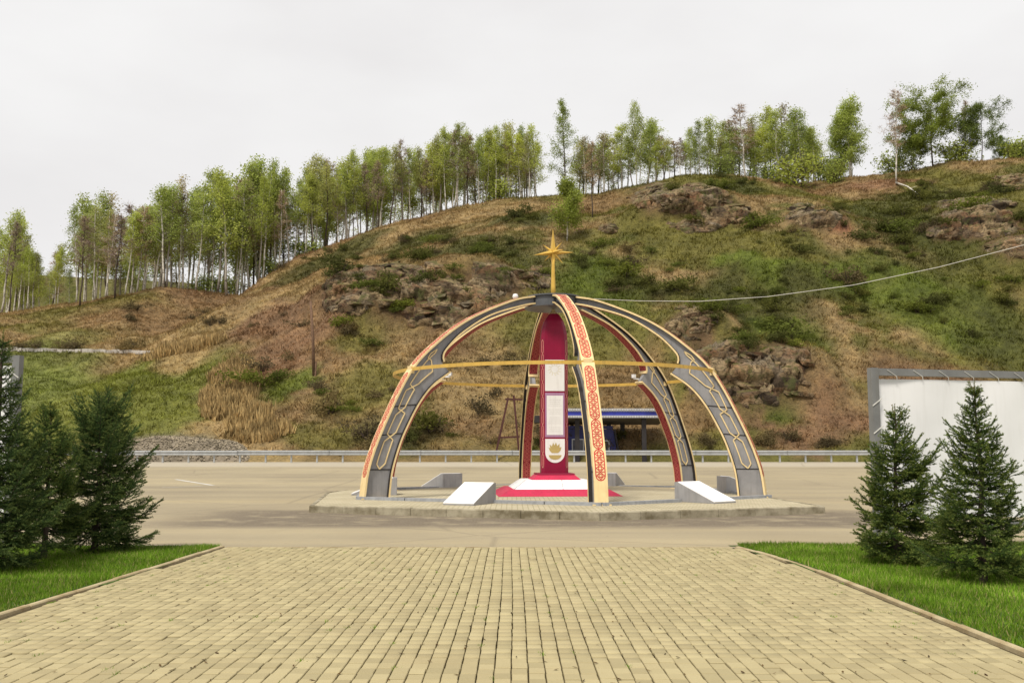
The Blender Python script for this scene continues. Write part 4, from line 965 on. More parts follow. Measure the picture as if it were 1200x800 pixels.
for i in range(n):
    a, b = Vector((*poly[i], 0)), Vector((*poly[(i + 1) % n], 0)); ia, ib = Vector((*inner[i], 0)), Vector((*inner[(i + 1) % n], 0))
    m = max(1, round((b - a).length / 1.0))
    for j in range(m):
        q0, q1 = a + (b - a) * (j / m), a + (b - a) * ((j + 1) / m); r0, r1 = ia + (ib - ia) * (j / m), ia + (ib - ia) * ((j + 1) / m)
        d = (b - a).normalized() * .006
        q0 = q0 + d; q1 = q1 - d; r0 = r0 + d; r1 = r1 - d; c = Vector((CX, CY, 0)); zt_ = PZ + random.uniform(0, .012); k = .02
        ins = (r0 - q0).normalized() * k
        vs = [(*(p - c).xy, -.3) for p in (q0, q1, r1, r0)] + [(*(p - c).xy, zt_ - k) for p in (q0, q1)] + [(*(p - c).xy, zt_) for p in (r1, r0)] + [(*(p + ins - c).xy, zt_) for p in (q0, q1)]
        MB().add(vs, [(3, 2, 1, 0), (0, 1, 5, 4), (4, 5, 9, 8), (8, 9, 6, 7), (1, 2, 6, 9, 5), (3, 0, 4, 8, 7), (2, 3, 7, 6)]).build('kerb_stone', M['kerb'], plat)
# grey granite curb between the arch feet
HR = 6.62
for i in range(6):
    a, b = Vector((*pol(HR, ANG[i]), 0)), Vector((*pol(HR, ANG[(i + 1) % 6]), 0)); c = Vector((CX, CY, 0))
    for j, (t0, t1) in enumerate(((0, .212), (.214, .424), (.576, .786), (.788, 1))):
        q0, q1 = a + (b - a) * (t0 + .001), a + (b - a) * (t1 - .001); d = (b - a).normalized(); nn = Vector((-d.y, d.x, 0)) * .09
        vs = [(*(p - c).xy, z) for z in (PZ - .05, PZ + .075) for p in (q0 - nn, q1 - nn, q1 + nn, q0 + nn)]
        MB().add(vs, [(0, 1, 2, 3)[::-1], (4, 5, 6, 7), (0, 1, 5, 4), (1, 2, 6, 5), (2, 3, 7, 6), (3, 0, 4, 7)]).build('curb_stone', M['kerb_grey'], plat)

# ------------------------------------------------------------------ dome of six arches
dome = empty('arch_dome', (CX, CY, PZ)); tag(dome, 'open dome of six cream edged grey arches with gold hoop and star', 'monument')
def crom(P, n):
    P = [np.array(p, float) for p in P]; P = [2 * P[0] - P[1]] + P + [2 * P[-1] - P[-2]]; out = []
    for i in range(1, len(P) - 2):
        for t in np.linspace(0, 1, n, endpoint=False):
            a, b, c, d = P[i - 1], P[i], P[i + 1], P[i + 2]
            out.append(.5 * (2 * b + (c - a) * t + (2 * a - 5 * b + 4 * c - d) * t * t + (3 * b - a - 3 * c + d) * t ** 3))
    out.append(P[-2]); return np.array(out)
OUTER = crom([(6.5, 0), (6.36, .9), (5.93, 2.03), (5.1, 3.62), (4.2, 4.55), (3.1, 5.32), (1.6, 5.98), (.8, 6.17)], 8)
IN_LO = crom([(5.8, 0), (5.71, .77), (5.48, 1.53), (5.24, 2.07), (4.86, 2.75), (4.42, 3.28), (3.84, 3.7)], 6)
IN_UP = crom([(4.07, 3.97), (4.1, 4.14), (3.97, 4.38), (3.44, 4.9), (2.47, 5.5), (1.3, 5.89), (.8, 6.0)], 6)
def resamp(P, n):
    s = np.concatenate([[0], np.cumsum(np.linalg.norm(np.diff(P, axis=0), axis=1))]); q = np.linspace(0, s[-1], n)
    return np.stack([np.interp(q, s, P[:, 0]), np.interp(q, s, P[:, 1])], 1), s[-1]
def normals(P):
    d = np.gradient(P, axis=0); nn = np.stack([d[:, 1], -d[:, 0]], 1); return nn / np.linalg.norm(nn, axis=1)[:, None]
W2, WEB = .178, .06
def plate(mb, P, thick, hw, side):
    """flange plate following curve P in the r,z plane; thickness on side (+1 outward)"""
    N = normals(P); Q = P + N * thick * side; o = len(mb.v); n = len(P)
    for k in range(n):
        for (c, y) in ((P[k], -hw), (P[k], hw), (Q[k], hw), (Q[k], -hw)): mb.v.append((c[0], y, c[1]))
    for k in range(n - 1):
        for e in range(4): f = (e + 1) % 4; q = (o + 4 * k + e, o + 4 * k + f, o + 4 * k + 4 + f, o + 4 * k + 4 + e); mb.f.append(q if side < 0 else q[::-1])
    mb.f.append((o, o + 1, o + 2, o + 3)); mb.f.append(tuple(o + 4 * (n - 1) + e for e in (3, 2, 1, 0)))
def ribbon(mb, pts, wd, fn, closed=False):
    """flat painted line: pts in (u,v), fn maps to 3d"""
    pts = [np.array(p, float) for p in pts]
    if closed: pts = pts + [pts[0]]
    for a, b in zip(pts[:-1], pts[1:]):
        d = b - a; l_ = np.linalg.norm(d)
        if l_ < 1e-6: continue
        d /= l_; nn = np.array([-d[1], d[0]]) * wd / 2; a2 = a - d * wd * .3; b2 = b + d * wd * .3
        m = max(1, int(l_ / .12)); 
        for i in range(m):
            p, q = a2 + (b2 - a2) * i / m, a2 + (b2 - a2) * (i + 1) / m
            mb.add([fn(*(p - nn)), fn(*(q - nn)), fn(*(q + nn)), fn(*(p + nn))], [(0, 1, 2, 3)])
def curve_map(P, lift):
    s = np.concatenate([[0], np.cumsum(np.linalg.norm(np.diff(P, axis=0), axis=1))]); N = normals(P)
    def fn(u, v):
        r = np.interp(u, s, P[:, 0]) + np.interp(u, s, N[:, 0]) * lift; z = np.interp(u, s, P[:, 1]) + np.interp(u, s, N[:, 1]) * lift
        return (r, v, z)
    return fn, s[-1]
def rosette_chain(mb, fn, u0, u1, hw, nl, lw):
    """stadium cells filled with an interlaced lattice"""
    L_ = (u1 - u0) / nl
    for c in range(nl):
        a, b = u0 + c * L_ + .01, u0 + (c + 1) * L_ - .01
        st = []
        for t in np.linspace(-90, 90, 7): st.append((b - hw + hw * math.cos(math.radians(t)), hw * math.sin(math.radians(t))))
        for t in np.linspace(90, 270, 7): st.append((a + hw + hw * math.cos(math.radians(t)), hw * math.sin(math.radians(t))))
        ribbon(mb, st, lw * 1.25, fn, True)
        k = max(2, int(round((b - a) / (hw * 1.5)))); stp = (b - a - .06) / k
        for i in range(k):
            m = a + .03 + (i + .5) * stp
            ribbon(mb, [(m - stp / 2, 0), (m, hw * .8), (m + stp / 2, 0), (m, -hw * .8)], lw, fn, True)
            ribbon(mb, [(m, hw * .42 * math.sin(t)) if False else (m + stp * .24 * math.cos(t), hw * .4 * math.sin(t)) for t in np.linspace(0, 6.283, 7)[:-1]], lw * .9, fn, True)
            if i: 
                e = m - stp / 2
                ribbon(mb, [(e, -hw * .9), (e, -hw * .3)], lw, fn); ribbon(mb, [(e, hw * .3), (e, hw * .9)], lw, fn)
def make_arch():
    mb = MB(); no = 44
    ilo, _ = resamp(IN_LO, 30); iup, _ = resamp(IN_UP, 26)
    so = np.linalg.norm(np.diff(OUTER, axis=0), axis=1).sum()
    # web: strip between outer curve and inner curves
    zc = 3.78; Lo = OUTER[OUTER[:, 1] <= 3.9]; Up = OUTER[OUTER[:, 1] >= 3.55]
    olo, _ = resamp(Lo, 30); oup, _ = resamp(np.concatenate([[olo[-1]], OUTER[OUTER[:, 1] > olo[-1][1] + 1e-4]]), 26)
    A = np.concatenate([ilo, iup]); B = np.concatenate([olo, oup]); n = len(A)
    sep = 30
    for k in range(n):
        for y in (-WEB, WEB): mb.v.append((A[k][0], y, A[k][1])); mb.v.append((B[k][0], y, B[k][1]))
    for k in range(n - 1):
        o = 4 * k
        mb.f += [(o, o + 1, o + 5, o + 4), (o + 2, o + 6, o + 7, o + 3), (o, o + 4, o + 6, o + 2), (o + 1, o + 3, o + 7, o + 5)]
    arch = mb.build('arch', M['web'], dome)
    P, _ = resamp(OUTER, 60); f = MB(); plate(f, P, .055, W2, 1); f.build('outer_flange', M['cream'], arch, False)
    f = MB(); plate(f, P - normals(P) * .001, .006, W2 - .012, -1); f.build('flange_dark_plate', M['dark'], arch)  # thin near-black plate on the inner face of the flange
    for nm, C in (('lower', IN_LO), ('upper', IN_UP)):
        P, _ = resamp(C, 40); f = MB(); plate(f, P, .05, W2, -1); f.build('inner_flange', M['cream'], arch)
        f = MB(); plate(f, P + normals(P) * .001, .006, W2 - .012, 1); f.build('flange_dark_plate', M['dark'], arch)
        Q = P - normals(P) * .052; f = MB(); plate(f, Q[1:-1], .008, W2 - .035, -1); f.build('soffit_panel', M['panel_red'], arch)
        fn, l_ = curve_map(Q, -.0125); f = MB(); rosette_chain(f, fn, .1, l_ - .1, W2 - .06, 5, .016); f.build('soffit_ornament', M['panel_line'], arch)
    fn, l_ = curve_map(resamp(OUTER, 160)[0], .0585); f = MB()
    sring = 3.95
    s_all = np.concatenate([[0], np.cumsum(np.linalg.norm(np.diff(OUTER, axis=0), axis=1))]); sr = np.interp(3.7, OUTER[:, 1], s_all)
    rosette_chain(f, fn, .6, sr - .14, .12, 4, .021); f.build('ornament', M['red'], arch)
    f = MB(); rosette_chain(f, fn, sr + .14, l_ - .12, .12, 6, .021); f.build('ornament', M['red'], arch)
    # dark weld seams and chain ornament on both webs
    def wmap(side):
        sA = np.linspace(0, 1, 30)
        def fn(u, v):       # u along lower half 0..1(+), v across 0 inner..1 outer
            k = u * 29
            if u <= 1: a = np.array([np.interp(k, range(30), ilo[:, i]) for i in (0, 1)]); b = np.array([np.interp(k, range(30), olo[:, i]) for i in (0, 1)])
            else:
                kk = (u - 1) * 25; a = np.array([np.interp(kk, range(26), iup[:, i]) for i in (0, 1)]); b = np.array([np.interp(kk, range(26), oup[:, i]) for i in (0, 1)])
            p = a + (b - a) * v; return (p[0], side * (WEB + .022), p[1])
        return fn
    for side in (-1, 1):
        fn = wmap(side)
        f = MB()
        def path(pts):
            for (u0, v0), (u1, v1) in zip(pts[:-1], pts[1:]):
                m = max(1, int(abs(u1 - u0) / .03)); q = [(u0 + (u1 - u0) * i / m, v0 + (v1 - v0) * i / m) for i in range(m + 1)]
                for a, b in zip(q[:-1], q[1:]):
                    A_, B_ = Vector(fn(*a)), Vector(fn(*b)); f.bar(A_, B_, .02, .032)
        V1, V2 = .32, .7
        path([(.2, .52), (.235, V1), (.40, V1), (.455, V2), (.60, V2), (.65, .45), (.80, .5), (.85, .78), (.98, .8), (1.03, .62), (1.09, .42)])
        path([(.2, .52), (.235, V2), (.40, V2), (.455, V1), (.60, V1), (.65, .72), (.80, .8), (.85, .5), (.98, .42), (1.03, .42), (1.06, .64)])
        path([(1.09, .42), (1.13, .5), (1.1, .68), (1.06, .64)])
        f.build('web_ornament', M['cream'], arch)
        for u in (.19, .44, .66):
            A_, B_ = Vector(fn(u, .02)), Vector(fn(u + .012, .98)); A_.y -= side * .02; B_.y -= side * .02; f = MB(); f.bar(A_, B_, .016, .03); f.build('weld_seam', M['dark'], arch)
    MB().box(5.58, 6.62, -.24, .24, 0, .03).build('foot_plate', M['cream'], arch)
    return arch
arch0 = make_arch(); kids(arch0)
for i in range(6):
    o = arch0 if i == 0 else copy_tree(arch0, dome)
    o.rotation_euler = (0, 0, math.radians(ANG[i] - 90))
# hub: upper drum and lower dish
MB().lathe([(.74, 5.93), (.79, 5.93), (.79, 6.22), (.86, 6.22), (.86, 6.26), (.74, 6.26), (.74, 6.0)], 40).build('hub_drum', M['hub'], dome, False)
MB().lathe([(.05, 5.87), (.90, 5.865), (.93, 5.875), (.93, 5.905), (.78, 5.927), (.05, 5.927)], 40).build('hub_dish', M['hub'], dome, False)
MB().lathe([(.03, 6.0), (.2, 6.0), (.2, 6.26), (.03, 6.28)], 20).build('hub_socket', M['hub'], dome)
# hoop
HZ = 3.90 - PZ - .06
mb = MB(); nH = 96
mb.lathe([(5.06, HZ), (5.1, HZ), (5.1, HZ + .1), (5.06, HZ + .1), (5.06, HZ)], nH); mb.f = [q for q in mb.f if len(q) == 4]
mb.build('hoop', M['hoop'], dome)
for i in range(6):
    t = math.radians(ANG[i]); o = MB().box(-.12, .12, -.06, .05, -.07, .15).build('hoop_bracket', M['cream'], dome); o.location = (5.05 * math.sin(t), -5.05 * math.cos(t), HZ); o.rotation_euler = (0, 0, t)
# pole and star
MB().lathe([(.085, 6.1), (.075, 6.6), (.055, 7.3), (.05, 7.6)], 12).build('star_pole', M['gold'], dome, True)
star = empty('star'); star.parent = dome; star.location = (0, 0, 7.72)
stm = MB()
def spike(mb, d, ln, r):
    d = Vector(d).normalized(); x = d.cross(Vector((.3, 1, .2))).normalized(); y = d.cross(x)
    b = d * .02; mb.add([b + x * r, b + y * r, b - x * r, b - y * r, d * ln], [(0, 1, 4), (1, 2, 4), (2, 3, 4), (3, 0, 4)])
COL.objects.unlink(star); bpy.data.objects.remove(star)
core = MB().lathe([(.001, -.1), (.1, 0), (.001, .1)], 8); star = core.build('star', M['gold'], dome); star.location = (0, 0, 7.72)
for d, ln, r in (((0, 0, 1), .80, .10), ((0, 0, -1), .72, .10), ((-1, -.5, -.24), .74, .09), ((1, .5, .10), .78, .09), ((-.5, .9, .1), .7, .08), ((.5, -.9, -.02), .66, .08), ((-.72, 0, .55), .42, .06), ((.62, 0, .72), .46, .06), ((.66, 0, -.75), .5, .06), ((-.6, 0, -.6), .4, .06)):
    m = MB(); spike(m, d, ln, r); m.build('spike', M['gold'], star)

# floodlights on the arches
def floodlight(px, py, Y, label):
    q = at(px, py, Y); o = empty('floodlight', tuple(q)); tag(o, label, 'lamp', 'small white floodlights on the arches')
    MB().lathe([(.001, -.1), (.07, -.08), (.1, .0), (.07, .08), (.001, .1)], 10).build('housing', M['plastic'], o, True)
    MB().box(-.03, .03, -.03, .03, -.24, -.07).build('bracket', M['plastic'], o)
t = math.radians(TH0 + 240); floodlight(604, 347.5, CY - 1.5 * math.cos(t) , 'small white floodlight perched on top of the arches beside the dark hub')
t = math.radians(TH0 - 60 + 0); q = pol(3.75, TH0 - 60); 
def lamp_at(th, label):
    x, y = pol(3.6, th); o = empty('floodlight', (x, y, PZ + 3.86)); o.rotation_euler = (0, 0, math.radians(th)); tag(o, label, 'lamp', 'small white floodlights on the arches')
    MB().box(-.055, .055, -.05, .05, -.05, .07).build('housing', M['plastic'], o); MB().box(-.02, .02, -.22, .0, -.10, -.055).build('bracket', M['plastic'], o)
lamp_at(250, 'small white floodlight on the inner spur of the arch with the patterned edge')
lamp_at(TH0 + 120, 'small white floodlight on the inner spur of the arch in front of the blue shelter')

# ------------------------------------------------------------------ obelisk in the middle
ob = empty('obelisk', (CX, CY, PZ), math.radians(4)); tag(ob, 'maroon bullet topped obelisk with white panels on a stepped pedestal', 'obelisk')
def frustum(name, h0, h1, z0, z1, mat, parent=ob):
    return MB().add([(-h0, -h0, z0), (h0, -h0, z0), (h0, h0, z0), (-h0, h0, z0), (-h1, -h1, z1), (h1, -h1, z1), (h1, h1, z1), (-h1, h1, z1)],
                    [(3, 2, 1, 0), (4, 5, 6, 7), (0, 1, 5, 4), (1, 2, 6, 5), (2, 3, 7, 6), (3, 0, 4, 7)]).build(name, mat, parent)
frustum('lower_step', 1.86, 1.5, 0, .19, M['crimson'])
ws = frustum('white_step', 1.36, 1.0, .19, .45, M['white_face'])
for s in (.12,):
    f = MB(); f.bar((s, -1.365, .195), (s, -1.003, .452), .014, .012); f.build('slab_joint', M['web'], ws)
for sx in (-1, 1): f = MB(); f.bar((sx * 1.362, -1.362, .195), (sx * 1.0, -1.0, .453), .03, .02); f.build('slab_joint', M['lightgrey'], ws)
frustum('upper_step', .76, .56, .45, .62, M['crimson'])
frustum('shaft_foot', .60, .58, .615, .645, M['maroon'])
Z1, Z2 = .64, 5.78
hwd = .43; ch = .11; dep = .30
rows = [(Z1, 1.0), (4.7, 1.0), (5.05, .95), (5.28, .85), (5.46, .7), (5.58, .53), (5.66, .4), (5.7, .31)]
mb = MB()
def ring_at(z, k): 
    a = hwd * k; c = ch * k; d = dep * (k * .6 + .4); return [(-a + c, -d, z), (a - c, -d, z), (a, -d + c, z), (a, d - c, z), (a - c, d, z), (-a + c, d, z), (-a, d - c, z), (-a, -d + c, z)]
for z, k in rows: mb.v += ring_at(z, k)
for i in range(len(rows) - 1):
    for e in range(8): e2 = (e + 1) % 8; mb.f.append((8 * i + e, 8 * i + e2, 8 * i + 8 + e2, 8 * i + 8 + e))
mb.f.append(tuple(range(7, -1, -1))); mb.f.append(tuple(8 * (len(rows) - 1) + e for e in range(8)))
shaft = mb.build('shaft', M['maroon'], ob)
MB().lathe([(.15, 5.7), (.15, 5.72), (.06, 5.8), (.03, 5.862)], 12).build('finial', M['cream'], ob)
pz = lambda py: float(at(648, py, CY - dep)[2]) - PZ
fx = hwd - ch - .012
def fpanel(name, x0, x1, z0, z1, mat, y=.012, parent=ob, round_=False):
    if not round_: return MB().box(x0, x1, -dep - y, -dep - .001, z0, z1).build(name, mat, parent)
    pts = [(x1, z1), (x0, z1), (x0, z0 + (x1 - x0) * .5)]; cx_ = (x0 + x1) / 2; r = (x1 - x0) / 2
    for t in np.linspace(180, 360, 17)[1:]: pts.append((cx_ + r * math.cos(math.radians(t)), z0 + r + r * math.sin(math.radians(t))))
    n = len(pts); mb = MB().add([(x, -dep - y, z) for x, z in pts] + [(x, -dep - .001, z) for x, z in pts], [tuple(range(n))] + [(i, n + i, n + (i + 1) % n, (i + 1) % n) for i in range(n)])
    return mb.build(name, mat, parent)
def flat(name, polys, mat, y, parent):
    mb = MB()
    for P in polys:
        n = len(P); mb.add([(a, -dep - y, b) for a, b in P] + [(a, -dep - y + .008, b) for a, b in P], [tuple(range(n))] + [(i, n + i, n + (i + 1) % n, (i + 1) % n) for i in range(n)])
    return mb.build(name, mat, parent)
# upper panel with a faint sun emblem
p1 = fpanel('upper_panel', -fx, fx, pz(458), pz(421.5), M['white'])
cz = (pz(424) + pz(441)) / 2
f = MB(); fm = lambda u, v: (u, -dep - .0145, v + cz)
for k in range(12):
    t = k * math.pi / 6; ribbon(f, [(.13 * math.cos(t), .13 * math.sin(t)), (.2 * math.cos(t + .12), .2 * math.sin(t + .12))], .028, fm)
ribbon(f, [(.12 * math.cos(t), .12 * math.sin(t)) for t in np.linspace(0, 6.28, 25)[:-1]], .012, fm, True); f.build('emblem', paint('pale_gold_emblem', (0.66, 0.62, 0.5), 0.5, 0.04, streak=False), p1)
# middle panel in a mauve frame
p2 = fpanel('middle_frame', -fx, fx, pz(512), pz(460), M['mauve'])
fpanel('middle_panel', -fx + .05, fx - .05, pz(509.3), pz(463.3), M['white'], .017, p2)
f = MB(); r_ = random.Random(5); fm = lambda u, v: (u, -dep - .0195, v)
zz_ = pz(466)
for i in range(17):
    zz_ -= .062
    if i in (4, 8, 13): continue
    wq = fx - .1 - r_.uniform(0, .05); x = -wq
    while x < wq: l_ = r_.uniform(.03, .09); ribbon(f, [(x, zz_), (min(x + l_, wq), zz_)], .016, fm); x += l_ + .022
tag(f.build('engraved_text', M['faint'], p2), kind='stuff')
# lower panel: flame above a bowl
p3 = fpanel('lower_panel', -fx, fx, pz(542), pz(514), M['white'], round_=True)
zb_, zt2 = pz(530.5), pz(518)
H_ = zt2 - zb_
flame = [(-.10, 0), (-.17, .22), (-.2, .5), (-.15, .46), (-.17, .8), (-.1, .62), (-.06, .98), (-.02, .7), (.03, 1.0), (.07, .66), (.14, .86), (.14, .52), (.2, .56), (.17, .22), (.09, 0)]
flat('flame', [[(a, zb_ + b * H_) for a, b in flame][::-1]], M['emblem'], .02, p3)
bw = [(.2, 0), (-.2, 0)] + [(.2 * math.cos(math.radians(t)), .14 * math.sin(math.radians(t))) for t in np.linspace(190, 350, 9)]
flat('bowl', [[(a, pz(533) + b) for a, b in bw]], M['emblem'], .02, p3)
# chain ornament on the chamfers
for sx in (-1, 1):
    fn = lambda u, v, sx=sx: (sx * (hwd - ch / 2 + v * .7071) + sx * .004, -dep + ch / 2 + v * .7071 - .004, u)
    f = MB(); z = pz(548); st = .44
    while z < 4.8:
        e = min(z + st, 4.85); ribbon(f, [(z, 0), (z + .06, .034), (e - .06, .034), (e, 0), (e - .06, -.034), (z + .06, -.034)], .016, fn, True); z += st + .01
    f.build('chain_ornament', paint('pale_rose_line', (0.62, 0.3, 0.22), .5, .1, streak=False) if sx < 0 else bpy.data.materials['pale_rose_line'], ob)

# ------------------------------------------------------------------ six wedge stands
SL = {-23: 'white faced wedge stand between the arch with the red side pattern and the foremost arch', 38: 'white faced wedge stand between the foremost arch and the arch nearest the large banner',
      98: 'grey wedge stand seen edge on beside the foot of the arch nearest the large banner', 158: 'grey wedge stand seen from behind, before the blue shelter', 219: 'grey wedge stand seen from behind left of the red pedestal', 276: 'grey wedge stand partly hidden behind the foot of the arch with the red side pattern'}
SL[219] = 'grey wedge stand seen from behind, between the red pedestal and the gravel heap'
def wedge(th):
    x, y = pol(5.92 if th != 276 else 5.35, th); o = empty('wedge_stand', (x, y, PZ), math.radians(th)); tag(o, SL[th % 360 if th >= 0 else th], 'plaque stand', 'wedge stands around the platform')
    hw, y0, y1, y1b, H, h0 = .43, -.95, .42, .32, .52, .03
    prof = [(y1, 0), (y1, H), (y1b, H), (y0, h0), (y0, 0)]
    vs = [(s * hw, a, b) for s in (-1, 1) for a, b in prof]; n = 5
    MB().add(vs, [(4, 3, 2, 1, 0), (5, 6, 7, 8, 9)] + [(i, (i + 1) % n, n + (i + 1) % n, n + i) for i in range(n)]).build('body', M['stand'], o)
    d = Vector((0, y0 - y1b, h0 - H)).normalized(); nn = Vector((0, d.z, -d.y)); nn = nn if nn.z > 0 else -nn
    a, b = Vector((0, y1b, H)) + d * .02, Vector((0, y0, h0)) - d * .004
    c = [p + Vector((s * (hw - .004), 0, 0)) + nn * t for t in (.001, .02) for p, s in ((a, -1), (a, 1), (b, 1), (b, -1))]
    MB().add(c, [(0, 1, 2, 3)[::-1], (4, 5, 6, 7), (0, 1, 5, 4), (1, 2, 6, 5), (2, 3, 7, 6), (3, 0, 4, 7)]).build('face_plate', M['white_face'], o)
for th in (-23, 38, 98, 158, 219, 276): wedge(th)

# ------------------------------------------------------------------ cable from the hub to a pole
cp = [at(681, 349.5, 31.3), at(750, 352.6, 31.0), at(820, 353, 30.6), at(900, 347.5, 30.1), at(1000, 334, 29.4), at(1100, 313, 28.6), at(1200, 287, 27.8), at(1262, 268, 27.3)]
cpt = [tuple(p) for p in cp]
up_ = empty('utility_pole', (cpt[-1][0], cpt[-1][1], float(road_z(cpt[-1][1])))); tag(up_, 'plain utility pole holding the far end of the white cable', 'pole')
MB().tube([(0, 0, -.3), (0, 0, cpt[-1][2] + .3)], [.13, .1], 10).build('shaft', M['wood'], up_, True)
cb = MB().tube(cpt, .0085, 6).build('cable', M['rope']); tag(cb, 'thin white cable sagging from the dome hub across the hillside', 'cable')

# ------------------------------------------------------------------ banner frames
def banner_frame(P0, P1, ztop, zbot, label, blabel, pw=.12):
    P0, P1 = Vector(P0), Vector(P1); root = empty('billboard', tuple(P0)); tag(root, label, 'billboard', 'billboards on the lawns')
    d = P1 - P0; ln = d.length; u = d.normalized(); a = math.atan2(d.y, d.x); root.rotation_euler = (0, 0, a)
    n = max(1, round(ln / 3.4))
    for i in range(n + 1):
        x = ln * i / n; MB().box(x - pw / 2, x + pw / 2, -pw / 2, pw / 2, -.3, ztop).build('post', M['frame'], root)
    MB().box(pw / 2 + .002, ln - pw / 2 - .002, -.045, .045, ztop - .115, ztop - .006).build('top_beam', M['frame'], root)
    MB().box(pw / 2 + .002, ln - pw / 2 - .002, -.04, .04, zbot - .14, zbot - .06).build('bottom_beam', M['frame'], root)
    x = .25; ks = 0
    mb = MB()
    x = .22
    while x < ln - .2:
        mb = MB(); mb.bar((x, -.05, ztop - .03), (x + .16, -.05, ztop - .125), .007); mb.bar((x + .16, -.052, ztop - .125), (x + .17, -.045, ztop - .17), .008); mb.build('tie_rope', M['rope'], root); x += .46
    for s, xe in ((1, 0), (-1, ln)):
        z = zbot + .1
        while z < ztop - .2:
            mb = MB(); mb.bar((xe - s * .065, -.065, z - .07), (xe + s * .075, -.065, z + .03), .012); mb.bar((xe + s * .075, -.063, z + .03), (xe + s * .12, -.03, z + .05), .012); mb.build('tie_rope', M['rope'], root); z += .42
    # banner cloth, gently rippled
    nx, nz_ = 60, 24; xs = np.linspace(.095, ln - .095, nx); zs = np.linspace(zbot, ztop - .165, nz_); X, Z = np.meshgrid(xs, zs)
    Yb = .02 * np.sin(X * 1.7 + Z * .6) + .012 * np.sin(X * 4.1 - Z * 2) + .02 * (fbm(X * 1.1, Z * 1.1, 3) - .5)
    idx = np.arange(X.size).reshape(X.shape); Fc = np.stack([idx[:-1, :-1], idx[:-1, 1:], idx[1:, 1:], idx[1:, :-1]], -1).reshape(-1, 4)
    V = np.concatenate([np.stack([X, Yb, Z], -1).reshape(-1, 3), np.stack([X, Yb + .004, Z], -1).reshape(-1, 3)]); Fc = np.concatenate([Fc, Fc[:, ::-1] + X.size])
    b = link('banner', npmesh('banner', V, Fc, smooth=True), M['banner'], root)
q0 = at(1022.5, 431, 15.0); q1 = at(1330, 440, 16.2)
banner_frame((q0[0], 15.0, .03), (q1[0], 16.2, .03), q0[2] - .03, .5, 'large blank white banner laced into a grey steel frame behind the separate spruces', '')
q0 = at(21.5, 416.5, 15.6); q1 = at(-150, 420, 15.9)
banner_frame((q1[0], 15.9, .03), (q0[0], 15.6, .03), q0[2] - .03, .55, 'blank white banner in a steel frame mostly hidden by the three crowded spruces', '')

